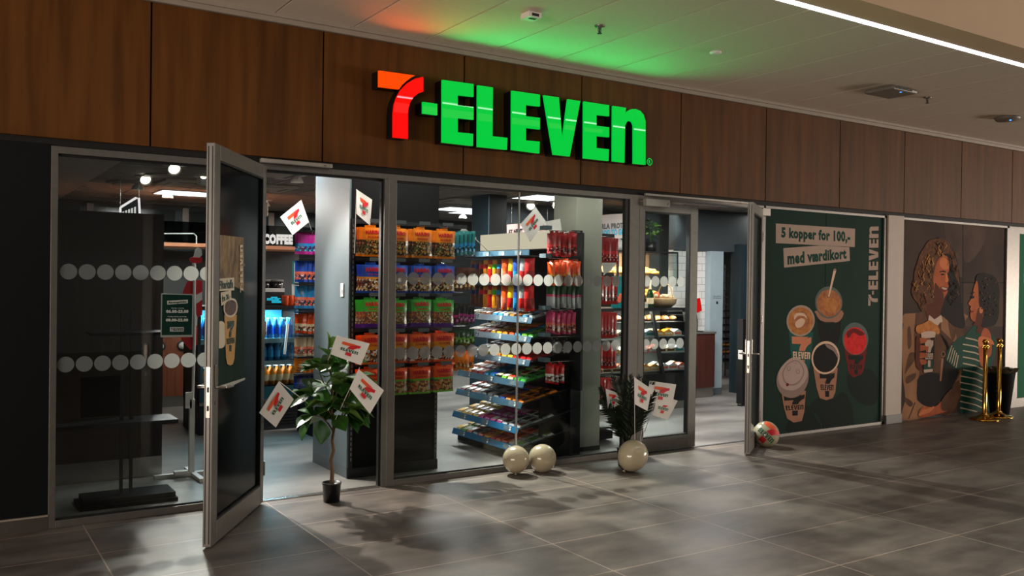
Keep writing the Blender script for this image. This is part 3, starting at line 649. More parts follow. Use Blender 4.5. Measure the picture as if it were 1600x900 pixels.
k.poly([(265,730),(300,690),(380,690),(430,650),(480,620),(500,660),(470,720),(400,745),(330,765),(275,765)], 5, 3); k.poly([(430,650),(500,560),(560,540),(575,600),(520,690),(440,720)], 8, 3)
for i in range(4): k.poly([(262+i*22, 745-i*8), (300+i*22, 712-i*8), (312+i*22, 718-i*8), (275+i*22, 758-i*8)], 17, 3)
k.mb.build('printed_hand_and_cup', pp, p2, world=True)
# far green window
p3 = thing('green_window_poster', 'green poster with a white emblem at the far right edge', 'poster', (13.5, .012, .12))
MB().box((12.24, .012, .12), (15, .02, 2.34)).build('poster_panel', mat('print_bright_green', (8, 92, 62), .4, c2=(10, 100, 68), scale=1.5), p3, world=True)
m = MB(); badge(m, [Vector((12.32, .010, 1.92)), Vector((13.5, .010, 1.92)), Vector((13.5, .010, .92)), Vector((12.32, .010, .92))], (0, 0, 0), sz=1, asp=1.1, lift=.001)
m.build('emblem', mat('print_white', (205, 196, 180), .5), p3, world=True)

# opening-hours card on the left window
hx = thing('opening_hours_sign', 'dark green opening hours card on the left window', 'sign', (1.375, .010, 1.2))
def HC(x, y, k=0): return FY(240+x/5.0, 380+y/5.0, .010-.0008*k)
hm = [mat('card_green', (10, 50, 42), .35, var=.05), mat('card_edge', (150, 160, 158), .4), mat('card_text', (200, 205, 200), .5)]
MB().prism([HC(60,392), HC(310,398), HC(305,732), HC(55,735)], (0, .003, 0)).build('card', hm[1], hx, world=True)
m = MB(); m.poly([HC(68,400,1), HC(302,406,1), HC(297,716,1), HC(63,719,1)], 0)
m.poly([HC(106,450,2), HC(268,441,2), HC(269,468,2), HC(107,480,2)], 2); put_text(m, 'Åbningstider', [HC(112,453,3), HC(262,445,3), HC(262,467,3), HC(112,477,3)], 0, .03)
for t, q in (('Mandag - torsdag', (138,503,236,513)), ('Fredag, lørdag og søndag', (112,568,256,580))): put_text(m, t, [HC(q[0],q[1],2), HC(q[2],q[1],2), HC(q[2],q[3],2), HC(q[0],q[3],2)], 2, .01)
put_text(m, '06.00-23.00', [HC(98,520,2), HC(273,520,2), HC(272,545,2), HC(98,545,2)], 2, .04, sx=.8)
put_text(m, '08.00-22.00', [HC(96,588,2), HC(271,588,2), HC(270,612,2), HC(96,612,2)], 2, .04, sx=.8)
m.poly([HC(128,656,2), HC(236,656,2), HC(235,690,2), HC(128,690,2)], 2); put_logotype(m, [HC(134,660,3), HC(230,660,3), HC(230,686,3), HC(134,686,3)], 0, lift=0)
m.build('printed_face', hm, hx, world=True)

# ================================================================== BAGS
def bag_surf(w, h, d, side=-1, wob=0.0):
    def f(u, v, lift=0.0):
        e = max(0, math.sin(PI*min(1, max(0, (v-.05)/.90))))**.45 * max(0, math.sin(PI*u))**.55
        pinch = 1-.05*math.sin(PI*v)
        return Vector(((u-.5)*w*pinch, side*(d*e+.0008+lift) + wob*math.sin(v*9+u*5), v*h))
    return f
def make_bag(name, w, h, d, bands, mats, text=None, tcol=None, t_v=(.72, .86), label='', cat='bag', group=None, nu=8, nv=14, sub=None, hole=True):
    """bands = [(v_end, material index)] bottom to top"""
    o = thing(name, label, cat, (0, 0, 0), 0, group); m = MB(); wob = .0015
    for s in (-1, 1):
        f = bag_surf(w, h, d, s, wob)
        vs = [f(i/nu, j/nv) for j in range(nv+1) for i in range(nu+1)]
        for j in range(nv):
            v = (j+.5)/nv; mi = next(b for e, b in bands if v <= e)
            for i in range(nu):
                a = j*(nu+1)+i; q = [a, a+1, a+nu+2, a+nu+1]
                m.add([vs[x] for x in q], [(0, 1, 2, 3) if s < 0 else (3, 2, 1, 0)], mi, True)
    m.build('pouch', mats, o)
    if text:
        f = bag_surf(w, h, d, -1, wob); vs, fs = text_shape(text, .035, .8); t = MB()
        t.add([f(.14+.72*p.x, t_v[0]+(t_v[1]-t_v[0])*(p.y+.12*math.sin(PI*p.x)), .003) for p in vs], fs)
        t.build('brand_lettering', tcol, o)
        if sub:
            vs, fs = text_shape(sub, .02, .7); t = MB(); t.add([f(.22+.56*p.x, t_v[0]-.12+.07*p.y, .003) for p in vs], fs); t.build('flavour_lettering', tcol, o)
    if hole: MB().box((-.022, -.0015, h-.004), (.022, .0015, h+.018)).build('hang_tab', mats[bands[-1][1]], o)
    return o
foil = dict(rough=.28, coat=.5)
FC = dict(orange=(240,128,10), amber=(232,142,18), blue=(20,72,170), skyblue=(30,140,200), green=(60,170,50), redorange=(238,84,14), red=(206,20,18), darkred=(150,12,14), purple=(86,30,130), lime=(110,180,30), pink=(214,60,110), magenta=(190,30,140), teal=(10,120,120), yellow=(236,184,30), white=(225,220,212), brown=(96,52,28), darkblue=(18,34,96), black=(24,22,24), darkgreen=(20,70,30), silver=(168,170,172), salmon=(232,110,80), cream=(222,200,160))
F = {k: mat('foil_'+k, c, .36, coat=.28, var=.08, scale=30, bump=.25) for k, c in FC.items()}
candy_mix = candy('candy_liquorice', [(60,36,20),(190,140,50),(70,44,26),(170,70,34),(96,96,44),(190,160,110),(50,34,24)], 80)
candy_blue = candy('candy_star', [(60,36,26),(226,190,150),(150,80,50),(210,170,60),(90,50,40),(235,225,210),(180,120,80)], 70)
candy_pas = candy('candy_pastilles', [(190,160,120),(90,60,44),(170,70,60),(180,150,60),(110,70,60),(190,110,60),(80,100,60)], 85)
candy_click = candy('candy_click', [(224,214,200),(70,46,36),(230,150,60),(180,60,50),(240,230,210),(110,80,60)], 65)
candy_bear = candy('candy_bears', [(200,110,60),(120,60,40),(190,160,60),(90,110,60),(170,60,40),(205,170,120)], 60)
redtxt = mat('lettering_red', (190, 20, 24), .35); whitetxt = mat('lettering_white', (235, 230, 220), .4)
KINDS = [
 ('orange liquorice mix bag', [(.07,0),(.56,1),(.6,3),(.97,0),(1,0)], [F['orange'], candy_mix, redtxt, F['red']], redtxt, (.76,.90), 'MATADOR MIX', .232),
 ('blue star mix bag', [(.1,0),(.52,1),(.56,2),(1,0)], [F['blue'], candy_blue, F['amber']], redtxt, (.74,.90), 'Top Star', .225),
 ('green and purple sweets bag', [(.16,2),(.56,1),(.6,3),(1,0)], [F['green'], candy_pas, F['purple'], F['red']], redtxt, (.74,.90), 'Chamallows', .225),
 ('orange red sweets bag', [(.1,0),(.5,1),(.54,2),(.68,2),(1,0)], [F['redorange'], candy_click, F['amber']], redtxt, (.74,.90), 'CLICK MIX', .235),
 ('orange and lime sweets bag', [(.1,2),(.48,1),(.55,2),(1,0)], [F['redorange'], candy_bear, F['lime']], redtxt, (.72,.88), 'Eldorado', .22)]
rowz = [1.795, 1.503, 1.222, .93, .672]
colx = [2.925, 3.14, 3.36, 3.575]
place_used = set()
rown = ['top row', 'second row', 'middle row', 'fourth row', 'bottom row']
coln = ['first column', 'second column', 'third column', 'last column']
for r, (nm, bands, mats, tc, tv, sub, hh) in enumerate(KINDS):
    pro = make_bag('candy_bag', .192, hh, .017, bands, mats, 'HARIBO', tc, tv, nm, 'sweets bag', sub=sub)
    for c in range(4):
        for k in range(3):
            rx = random.uniform(-.004, .004)
            nmk = ('front ', 'second ', 'rear ')[k]
            place(pro, (colx[c]-.009*k+rx, .24+.035*k, rowz[r]+random.uniform(-.004, .004)), random.uniform(-.04, .04), 'hanging %s, %s, %s, %s of its peg' % (nm, rown[r], coln[c], nmk.strip()), 'sweets bags on the black wall block', place_used)

# ---- black wall block that carries them
blk = thing('display_column', 'tall block with grey side face and black front full of sweets bags', 'display', (3.19, .77, 0))
greyside = mat('blue_grey_panel', (92, 106, 112), .45, var=.05, scale=3)
MB().box((2.785, .395, .09), (2.80, 1.16, ZC)).box((2.785, .395, 0), (2.80, 1.16, .09), 1).build('side_panel', [greyside, mat('grey_kick', (90, 100, 104), .5)], blk, world=True)
MB().box((2.80, .40, .0), (3.60, 1.15, ZC)).build('body', blackm, blk, world=True)
m = MB().box((2.79, .385, 0), (3.61, .40, .08))
m.build('kick_plate', black, blk, world=True)
for x in (2.815, 3.585):
    m = MB().box((x-.014, .382, .08), (x+.014, .401, 2.1)); m.build('upright_rail', black, blk, world=True)
    m = MB()
    for j in range(46): m.box((x-.004, .3795, .14+j*.042), (x+.004, .3822, .165+j*.042))
    m.build('slots', mat('slot_grey', (120, 124, 126), .5), blk, world=True)
for i, z in enumerate([2.06, 1.755, 1.475, 1.185, .905]):
    MB().box((2.83, .36, z), (3.86, .399, z+.032)).build('cross_rail', black, blk, world=True)
    for c in range(4):
        h = MB().tube([(colx[c], .37, z+.01), (colx[c], .21, z-.012), (colx[c], .19, z+.002)], .0035, 6); h.build('peg', chrome, blk, world=True)
        MB().box((colx[c]-.05, .186, z+.002), (colx[c]+.05, .192, z+.03)).build('price_holder', mat('price_grey', (86, 90, 92), .4, var=.05), blk, world=True)
sw = thing('wall_switch', 'small white switch on the grey side of the tall block', 'switch', (2.783, .52, 1.52))
MB().box((-.006, -.03, -.055), (.001, .03, .055)).build('plate', white, sw, bevel=.003); MB().box((-.010, -.014, -.03), (-.004, .014, .005)).build('rocker', white, sw)
# pegged bags past its right end, seen edge on
def edge_rack(name, label, x0, x1, y, rows, n, w, d, rz, grp, vis=None, dx=None):
    for (lab, kind, z0, hh) in rows:
        pro = make_bag('snack_bag', w, hh, d, kind[0], kind[1], label=lab, cat='sweets bag', nu=4, nv=8, hole=False)
        for i in range(n):
            x = x0+(x1-x0)*i/max(1, n-1)
            place(pro, (x, y+(dx or 0)*i, z0+random.uniform(-.010, .006)), rz+random.uniform(-.18, .18), lab, grp+', '+lab, place_used)
def two(a, b, c=None):
    def rgb(n): return FC[n]
    A, B = rgb(a), rgb(b); mix = candy('candy_%s_%s' % (a, b), [B, tuple(v*.45 for v in A), tuple(min(255, v*.5+120) for v in B), tuple(v*.6 for v in B), A, tuple(v*.35+20 for v in B)], 75)
    return ([(.08, 0), (.42, 1), (.52, 2), (1, 0)], [F[a], mix, F[b]])
edge_rack('snack_bag', '', 3.70, 3.86, .30, [
 ('teal shiny sweets bag hanging beside the orange bags', two('teal', 'skyblue'), 1.83, .20),
 ('amber nut bag on the second side peg of the tall block', two('brown', 'amber'), 1.53, .19),
 ('dark bag on the third side peg of the tall block', two('black', 'magenta'), 1.24, .17),
 ('dark green bag on the fourth side peg of the tall block', two('darkgreen', 'lime'), 1.06, .13),
 ('amber bag on the lowest side peg of the tall block', two('amber', 'orange'), .85, .15)], 5, .09, .012, -.9, 'bags on the side pegs')

# rack behind the tall block, left side visible in the doorway
rk = thing('snack_rack', 'black snack rack behind the tall grey block in the left doorway', 'rack', (3.35, 2.1, 0))
MB().box((3.22, 2.0, 0), (3.25, 2.8, 2.1)).box((3.25, 2.0, 0), (3.6, 2.8, .12)).build('body', blackm, rk, world=True)
rowsL = [('purple snack bag at the top of the rack behind the block', two('magenta', 'skyblue'), 1.85, .21), ('blue snack bag second from the top behind the block', two('blue', 'salmon'), 1.58, .21), ('sky blue snack bag third from the top behind the block', two('skyblue', 'salmon'), 1.32, .22),
 ('orange snack bag fourth from the top behind the block', two('redorange', 'cream'), 1.08, .19), ('cream snack bag fifth from the top behind the block', two('cream', 'salmon'), .86, .18), ('amber snack bag sixth from the top behind the block', two('orange', 'amber'), .69, .14), ('blue snack bag lowest behind the block', two('darkblue', 'blue'), .54, .12)]
edge_rack('snack_bag', '', 2.98, 3.12, 2.05, rowsL, 4, .13, .014, -.7, 'bags behind the block')
for i, (_, _, z, hh) in enumerate(rowsL):
    MB().box((2.93, 1.98, z+hh+.006), (3.17, 2.1, z+hh+.022)).build('peg_rail', black, rk, world=True)

# ================================================================== SLANTED CONFECTIONERY RACK
g = thing('confectionery_rack', 'black rack of slanted sweets shelves with blue price rails and white light header', 'rack', (4.75, .9, 0))
MB().box((5.0, .28, 0), (5.04, 1.55, 2.07)).box((4.44, .42, 0), (5.0, 1.5, .075)).build('body', blackm, g, world=True)
MB().box((4.93, .262, 0), (5.045, .285, 2.09)).build('end_post', black, g, world=True)
MB().box((4.60, .28, 0), (4.94, .30, .62)).build('end_panel', blackm, g, world=True)
blue_rail = mat('blue_price_rail', (52, 84, 104), .3, .1, var=.05, scale=6); tagm = mat('price_ticket', (70, 92, 104), .5, c2=(90, 108, 116), scale=30); tagw = mat('ticket_white', (210, 214, 214), .5)
SH = [(4.35, .115), (4.35, .285), (4.385, .505), (4.405, .69), (4.465, .88), (4.475, 1.09), (4.485, 1.262)]
ords = ['lowest', 'second', 'third', 'fourth', 'fifth', 'sixth', 'seventh']
TL_ = math.radians(13)
palette = [
 [('cream','yellow'),('lime','cream'),('salmon','cream'),('silver','black'),('salmon','brown'),('yellow','orange'),('red','salmon'),('salmon','redorange'),('salmon','redorange'),('silver','cream'),('silver','lime')],
 [('cream','yellow'),('yellow','cream'),('yellow','cream'),('yellow','brown'),('magenta','pink'),('magenta','pink'),('magenta','white'),('magenta','white'),('silver','black'),('silver','black'),('silver','brown')],
 [('red','white'),('brown','white'),('orange','brown'),('silver','brown'),('silver','black'),('silver','white'),('silver','black'),('blue','salmon'),('amber','orange'),('orange','brown'),('orange','brown')],
 [('orange','cream'),('orange','cream'),('red','brown'),('red','salmon'),('skyblue','teal'),('skyblue','blue'),('black','cream'),('lime','white'),('cream','red'),('green','darkgreen'),('green','darkgreen')],
 [('brown','black'),('brown','black'),('cream','brown'),('yellow','cream'),('yellow','orange'),('orange','yellow'),('yellow','cream'),('yellow','cream'),('red','darkred'),('red','darkred'),('red','darkred')],
 [('cream','brown'),('silver','cream'),('red','salmon'),('red','salmon'),('yellow','orange'),('yellow','amber'),('orange','amber'),('redorange','orange'),('skyblue','teal'),('lime','green'),('green','darkgreen')],
 [('silver','cream'),('cream','brown'),('orange','cream'),('orange','cream'),('skyblue','white'),('skyblue','white'),('white','cream'),('orange','white'),('brown','orange'),('skyblue','white'),('silver','black')]]
def bar_proto(a, b, flat):
    key = 'bar'+a+b+str(flat)
    if key in MATS: return MATS[key]
    L, w, t = .125, .086, (.014 if flat else .02); m = MB(); n = 6
    prof = [0, .25, .9, 1, 1, .9, .25, 0]
    xs = [0, .008, .016, .04, .085, .109, .117, .125]
    for i, x in enumerate(xs):
        pass
    rings = []
    for x, e in zip(xs, prof):
        hh = .0015+t*e; ww = w/2*(.93 if 0 < e < 1 else 1)
        rings.append([Vector((x, -ww, 0)), Vector((x, ww, 0)), Vector((x, ww*.9, hh)), Vector((x, 0, hh*1.12)), Vector((x, -ww*.9, hh))])
    for i in range(len(xs)-1):
        for j in range(5):
            mi = 1 if 2 <= i <= 3 and j in (2, 3) else 0
            m.add([rings[i][j], rings[i][(j+1) % 5], rings[i+1][(j+1) % 5], rings[i+1][j]], [(0, 3, 2, 1)], mi, False)
    m.add(rings[0], [(0, 1, 2, 3, 4)]); m.add(rings[-1], [(4, 3, 2, 1, 0)])
    m.box((.04, -w*.3, t*.98), (.09, w*.3, t*1.10), 1)
    me = m.mesh('wrapped_bar', [F[a], F[b]]); MATS[key] = me; return me
colw = {'cream':'cream','yellow':'yellow','lime':'lime green','salmon':'salmon pink','silver':'silver grey','red':'red','magenta':'magenta','brown':'brown','orange':'orange','blue':'blue','amber':'amber','skyblue':'sky blue','black':'black','green':'green','redorange':'orange red','white':'white'}
for s, (sx, sz) in enumerate(SH):
    R = Matrix.Rotation(-TL_, 3, 'Y')
    depth = 4.99-sx; o0 = Vector((sx, 0, sz+.012))
    sh = MB().box((0, .24, -.008), (depth/math.cos(TL_), 1.42, 0), 0, R, o0)
    shelf = sh.build('shelf', black, g, world=True)
    rl = MB().box((-.006, .24, -.045), (0, 1.42, .014), 0, Matrix.Rotation(.35, 3, 'Y'), o0+Vector((-.004, 0, .0))); rl = rl.build('price_rail', blue_rail if s > 1 else mat('bright_blue_rail', (24, 104, 150), .3, .1, var=.05, scale=6), g, world=True)
    Rr = Matrix.Rotation(.35, 3, 'Y')
    for j in range(3):
        yy = .32+j*.42+random.uniform(-.03, .03)
        t = MB().box((-.0085, yy, -.036), (-.006, yy+.13, .006), 0, Rr, o0+Vector((-.004, 0, 0))); t.box((-.0095, yy+.01, -.006), (-.0085, yy+.04, .002), 1, Rr, o0+Vector((-.004, 0, 0)))
        c = [(-.0095, yy+.02+.013*math.cos(a*PI/6), -.024+.011*math.sin(a*PI/6)) for a in range(12)]
        t.add([Rr @ Vector(q)+o0+Vector((-.004, 0, 0)) for q in c], [list(range(12))], 1)
        t.build('price_ticket', [tagm, tagw], g, world=True)
    MB().box((0, .238, -.03), (depth*.5, .241, .055), 0, R, o0).build('clear_divider', glass, g, world=True)
    for c in range(11):
        a, b = palette[s][10-c]
        for k in range(3 if s < 6 else 2):
            me = bar_proto(a, b, s in (0, 1, 2))
            o = bpy.data.objects.new('wrapped_bar', me); COL.objects.link(o)
            yy = .245+.106*c+.05; p = R @ Vector((.012+k*.132, 0, .001+.0))+o0
            o.location = (p.x, yy+random.uniform(-.006, .006), p.z+ (0.002)); o.rotation_euler = (0, -TL_, random.uniform(-.05, .05)); o.scale = (1, 1.08, 1.1 if k < 2 else 1.3)
            cn = colw.get(a, a); posn = ('near end', 'middle', 'far end')[0 if c < 4 else (1 if c < 8 else 2)]
            tag(o, '%s and %s wrapped bar, %s row from glass, %s slanted shelf' % (cn, colw.get(b, b), ('first','second','third','fourth','fifth','sixth','seventh','eighth','ninth','tenth','eleventh')[c], ords[s]), 'snack bar', 'wrapped bars on the slanted shelf %s, row %s' % (ords[s], c+1))
# header and hanging packets
hd = MB().box((4.75, .42, 1.925), (4.79, 1.62, 2.085)); hd.box((4.79, .42, 1.92), (5.0, 1.6, 2.09), 1)
hd.build('light_header', [emis('header_glow', (255, 236, 205), .85), white], g, world=True)
MB().box((4.43, .24, 1.845), (4.44, 1.40, 1.895)).build('price_rail', blue_rail, g, world=True)
for j in range(4):
    y = .36+.28*j; t = MB().box((4.4275, y, 1.848), (4.43, y+.11, 1.89)); t.box((4.426, y+.01, 1.852), (4.4275, y+.04, 1.876), 1); t.build('price_ticket', [tagm, tagw], g, world=True)
for z in (1.835, 1.575): MB().box((4.44, .3, z), (4.995, 1.42, z+.012)).build('peg_shelf', black, g, world=True)
pk = [('darkblue','brown','dark blue'),('darkblue','brown','dark blue'),('red','brown','red'),('red','amber','red'),('yellow','red','yellow'),('green','amber','green'),('skyblue','brown','sky blue'),('magenta','white','magenta')]
for r, z in enumerate((1.60, 1.352)):
    for i, (a, b, cn) in enumerate(pk):
        lab = '%s stick packet, %s from the far end, %s row under the white header' % (cn, ('first','second','third','fourth','fifth','sixth','seventh','eighth')[i], ('upper', 'lower')[r])
        pro = make_bag('stick_packet', .062, .215, .008, [(.55,1),(.8,0),(1,1)], [F[a], F[b]], label=lab, cat='snack packet', nu=4, nv=10, group='stick packets under the white header', hole=False)
        pro.location = (4.50, 1.34-.082*i, z); pro.rotation_euler = (0, 0, -PI/2+.25)
    for i, (a, b, cn) in enumerate([('redorange','salmon','orange red'),('yellow','red','yellow'),('blue','skyblue','blue'),('silver','red','silver'),('red','darkred','red')]):
        lab = '%s pouch, %s after the stick packets, %s hanging row' % (cn, ('first','second','third','fourth','fifth')[i], ('upper', 'lower')[r])
        pro = make_bag('sweets_pouch', .115, .23, .02, [(.1,0),(.45,1),(1,0)], [F[a], F[b]], label=lab, cat='sweets bag', nu=6, nv=10, group='pouches under the white header', hole=False)
        pro.location = (4.49, .70-.098*i, z-.01); pro.rotation_euler = (0, random.uniform(-.06, .06), -PI/2+.35)
# near end: bags on pegs facing left
ends = [('red and white sweets bag', two('darkred','red'), 1.845, .205), ('orange sweets bag', two('redorange','amber'), 1.585, .215), ('silver and green sweets bag', ([(.45,0),(.6,1),(1,2)], [F['silver'], F['pink'], F['darkgreen']]), 1.375, .205), ('pink sweets bag', two('pink','salmon'), 1.145, .19), ('dark twisted bag', two('black','silver'), .965, .13), ('red wafer bag', two('red','white'), .70, .17)]
for i, (lab, kd, z, hh) in enumerate(ends):
    nm = lab+' on the %s peg, near end of slanted rack' % ('top','second','third','fourth','fifth','lowest')[i]
    pro = make_bag('sweets_bag', .115, hh, .019, kd[0], kd[1], label=nm, cat='sweets bag', nu=6, nv=10, hole=True)
    nb = (5, 6, 6, 5, 4, 3)[i]
    for k in range(nb): place(pro, (4.62+.056*k, .165, z+random.uniform(-.012,.006)), -PI/2+.25+random.uniform(-.22, .22), nm, nm, place_used)
    MB().tube([(4.96, .19, z+hh+.02), (4.60, .17, z+hh+.02), (4.585, .17, z+hh+.035)], .004, 6).build('peg', chrome, g, world=True)
    MB().box((4.535, .13, z+hh+.025), (4.60, .23, z+hh+.06)).build('price_holder', tagm, g, world=True)
MB().box((4.93, .12, .62), (4.955, .28, 2.06)).build('peg_panel', black, g, world=True)

# white pillar right of it
struct('wall_pillar', MB().box((5.065, .385, .03), (5.375, .75, ZC)), mat('pillar_paint', (178, 178, 162), .55, var=.04, scale=4), 'pale square pillar behind the middle window', 'pillar')
struct('baseboard_pillar', MB().box((5.06, .38, 0), (5.38, .755, .04)), black, 'black foot of the pale pillar', 'baseboard')
rowsR = [('long red shiny bag, top peg right of the pale pillar', two('darkred','red'), 1.80, .26), ('long red shiny bag, second peg right of the pale pillar', two('red','darkred'), 1.40, .27), ('long red bag, third peg right of the pale pillar', two('red','red'), 1.06, .25), ('long red bag, fourth peg right of the pale pillar', two('red','darkred'), .75, .24), ('long red bag, lowest peg right of the pale pillar', two('red','pink'), .44, .22)]
edge_rack('snack_bag', '', 5.50, 5.72, .62, rowsR, 6, .085, .017, -.5, 'red bags right of the pillar')
rk2 = thing('peg_rack', 'slim black peg rack with red bags right of the pale pillar', 'rack', (5.6, .85, 0))
MB().box((5.46, .84, 0), (5.50, 1.0, 2.1)).box((5.44, .70, .02), (5.80, 1.2, .10)).build('body', blackm, rk2, world=True)
for _, _, z, hh in rowsR: MB().tube([(5.48, .85, z+hh+.01), (5.76, .66, z+hh+.01)], .006, 6).box((5.5, .64, z+hh+.012), (5.74, .66, z+hh+.04)).build('peg', black, rk2, world=True)
for z in (.14, .32):
    MB().box((5.50, .62, z), (5.86, .9, z+.02)).build('tray', black, rk2, world=True)

# ================================================================== FLAGS
flagm = [mat('flag_cloth', (232, 228, 220), .7, var=.02), mat('emblem_orange', (236, 88, 40), .6), mat('emblem_red', (210, 24, 36), .6), mat('emblem_green', (0, 92, 66), .6), mat('flag_stick', (226, 222, 214), .4)]
def flag(quad_px, y, pole_px, label, group=None, dy=None, blank=False, y2=None):
    dy = dy or [0, 0, 0, 0]
    Q = [FY(p[0], p[1], y+d) for p, d in zip(quad_px, dy)]
    q = quadmap(Q); m = MB(); n = 8
    nrm = (Q[1]-Q[0]).cross(Q[3]-Q[0]).normalized()
    bow = lambda u, v: nrm*(.008*math.sin(PI*u)*math.sin(PI*v*.9+.3))
    for sgn in (0, 1):
        vs = [q(i/n, 1-j/n)+bow(i/n, 1-j/n)+nrm*(.0006*sgn) for j in range(n+1) for i in range(n+1)]
        for j in range(n):
            for i in range(n):
                a = j*(n+1)+i; m.add([vs[x] for x in (a, a+1, a+n+2, a+n+1)], [(0, 3, 2, 1) if not sgn else (0, 1, 2, 3)], 0, True)
    P = [FY(pole_px[0][0], pole_px[0][1], y+.004), FY(pole_px[1][0], pole_px[1][1], y2 if y2 is not None else y+.004)]
    lo = min(P, key=lambda p: p.z)
    o = thing('paper_flag', label, 'flag', lo, 0, group)
    m.build('sheet', flagm[0], o, world=True)
    if not blank:
        b = MB(); badge(b, Q, (0, 1, 2), lift=0.0, sz=.58, cx=.5, cy=.5, asp=1.25)
        # lay emblem on the bowed sheet
        u0 = Q[0]; ex = Q[1]-Q[0]; ey = Q[3]-Q[0]
        for i, v in enumerate(b.v):
            d = v-u0; uu = d.dot(ex)/ex.length_squared; vv = 1-d.dot(ey)/ey.length_squared
            b.v[i] = v+bow(min(1, max(0, uu)), min(1, max(0, vv)))-nrm*.0022
        b.build('emblem', flagm[1:4], o, world=True)
    MB().tube(P, .0027, 6).build('stick', flagm[4], o, world=True)
    return o
flag([(437.6,339),(470.5,312.4),(482.9,347),(457.2,367.5)], 1.9, [(470.5,312),(489,366)], 'white paper flag on a stick in the doorway above the coffee sign', y2=2.02)
flag([(556.9,295.7),(581.4,312),(578.3,352.4),(556.9,334)], .25, [(556.9,295.5),(554,396)], 'white paper flag standing above the first column of orange sweets bags')
flag([(526.6,524),(577.7,536.7),(564,570.7),(517,553.7)], -.42, [(526.6,524),(513,562)], 'white paper flag at the top of the leafy potted tree', y2=-.3)
flag([(560.7,577),(600,610),(578,646.7),(546.3,607.4)], -.46, [(562,574),(521,662)], 'white paper flag at the right side of the leafy potted tree', y2=-.28)
flag([(405,645),(435.6,596),(459,624),(431,668)], -.44, [(436,596),(482,631)], 'white paper flag drooping at the left side of the leafy potted tree', y2=-.28)
flag([(711,376),(723,354),(744.6,371.5),(731,399)], .75, [(723,354),(762,392)], 'white paper flag half hidden behind the teal bags', y2=1.1)
flag([(813.4,350),(836.8,324),(852.6,345.3),(828.5,378.3)], .30, [(836.8,324),(863,362)], 'white paper flag tipped on a corner above the near end of the slanted rack')
flag([(848,347),(874.6,342),(877,360),(858,368)], .42, [(874.6,342),(880,372)], 'blank back of a paper flag beside the pale pillar', blank=True)
flag([(940.7,410.4),(963.3,410.4),(955,423.3),(943.3,428.7)], .55, [(963,410),(943,430)], 'blank folded paper flag between the long red bags', blank=True)
flag([(991.3,589.5),(1018.3,608),(1011.5,642),(992,631.5)], -.62, [(991.3,589),(992,690)], 'white paper flag in the middle of the palm', y2=-.42)
flag([(1015.5,595),(1056.6,600.7),(1050,635),(1010,628)], -.38, [(1015,595),(1000,690)], 'white paper flag at the upper right of the palm')
flag([(1027,616),(1059,626),(1043.5,655.7),(1020,649)], -.30, [(1027,616),(1002,690)], 'white paper flag at the lower right of the palm')
flag([(946.5,607.5),(966,614),(969,632),(950,641)], -.34, [(966,614),(985,690)], 'white paper flag at the left of the palm', y2=-.36)

# ================================================================== POTTED TREE
leafm = mat('fiddle_leaf', (30, 72, 24), .32, c2=(62, 108, 38), scale=9, coat=.25); leafback = mat('leaf_pale_green', (96, 132, 58), .5, var=.1)
barkm = mat('bark', (94, 74, 52), .8, c2=(122, 98, 70), scale=22, bump=.4)
potm = mat('black_plastic_pot', (20, 22, 24), .35, var=.05)
rt = random.Random(11)
TB = Vector((2.41, -.235, 0))
tr = thing('potted_tree', 'leafy fiddle leaf tree with thin trunk in a black pot at the left doorway', 'potted plant', TB)
MB().lathe([(0, .0), (.058, .0), (.066, .125), (.070, .128), (.070, .14), (.064, .14), (.060, .122), (0, .118)], (0,0,0), 28).build('pot', potm, tr)
MB().lathe([(0, .1185), (.060, .1185)], (0,0,.002), 20).build('soil', mat('soil', (42, 32, 26), .9, var=.3, scale=40), tr)
trunk = [(0,0,.11), (.004,0,.22), (-.008,0,.30), (.012,.0,.37), (.0,.0,.44), (.012,0,.52), (.0,0,.62), (-.008,0,.74), (.0,.0,.86), (-.035,0,1.0), (-.035,0,1.13)]
branches = [trunk, [(.012,0,.52), (.06,-.01,.60), (.10,-.02,.70), (.13,-.02,.80), (.16,-.03,.88)], [(0,0,.62), (-.06,-.01,.70), (-.12,-.03,.76), (-.17,-.03,.80)], [(0,0,.66), (.04,.03,.8), (.09,.02,.95), (.12,.0,1.02)],
            [(-.008,0,.74), (-.05,.03,.84), (-.09,.02,.92), (-.10,.0,.98)], [(.012,0,.5), (-.04,-.02,.57), (-.09,-.03,.62), (-.16,-.02,.64)], [(.06,-.01,.6), (.12,.0,.64), (.17,-.01,.70)]]
m = MB()
for i, bpts in enumerate(branches):
    n = len(bpts); m.tube(bpts, [(.017 if i == 0 else .007)*(1-.65*j/(n-1)) for j in range(n)], 8)
m.build('trunk', barkm, tr)
def leaf(mb, base, dirv, size, roll, m0=0, m1=1, width=.42):
    d = Vector(dirv).normalized(); up = Vector((0,0,1)); s = d.cross(up); s = s.normalized() if s.length > .05 else Vector((1,0,0)); nn = s.cross(d).normalized()
    Rm = Matrix.Rotation(roll, 3, d); s = Rm @ s; nn = Rm @ nn
    n = 7; W = [.10, .42, .66, .9, 1.0, .84, .45, .04]; rows = []
    for i in range(n+1):
        t = i/n; c = Vector(base)+d*size*t - up*size*.22*t*t; w = size*width*W[i]
        rows.append([c-s*w+nn*w*.30, c-s*w*.5+nn*w*.06, c, c+s*w*.5+nn*w*.06, c+s*w+nn*w*.30])
    for sg, mm in ((0, m0), (1, m1)):
        off = nn*(-.0008*sg)
        for i in range(n):
            for j in range(4):
                f = (0,1,2,3); mb.add([rows[i][j]+off, rows[i][j+1]+off, rows[i+1][j+1]+off, rows[i+1][j]+off], [f if not sg else f[::-1]], mm, True)
m = MB()
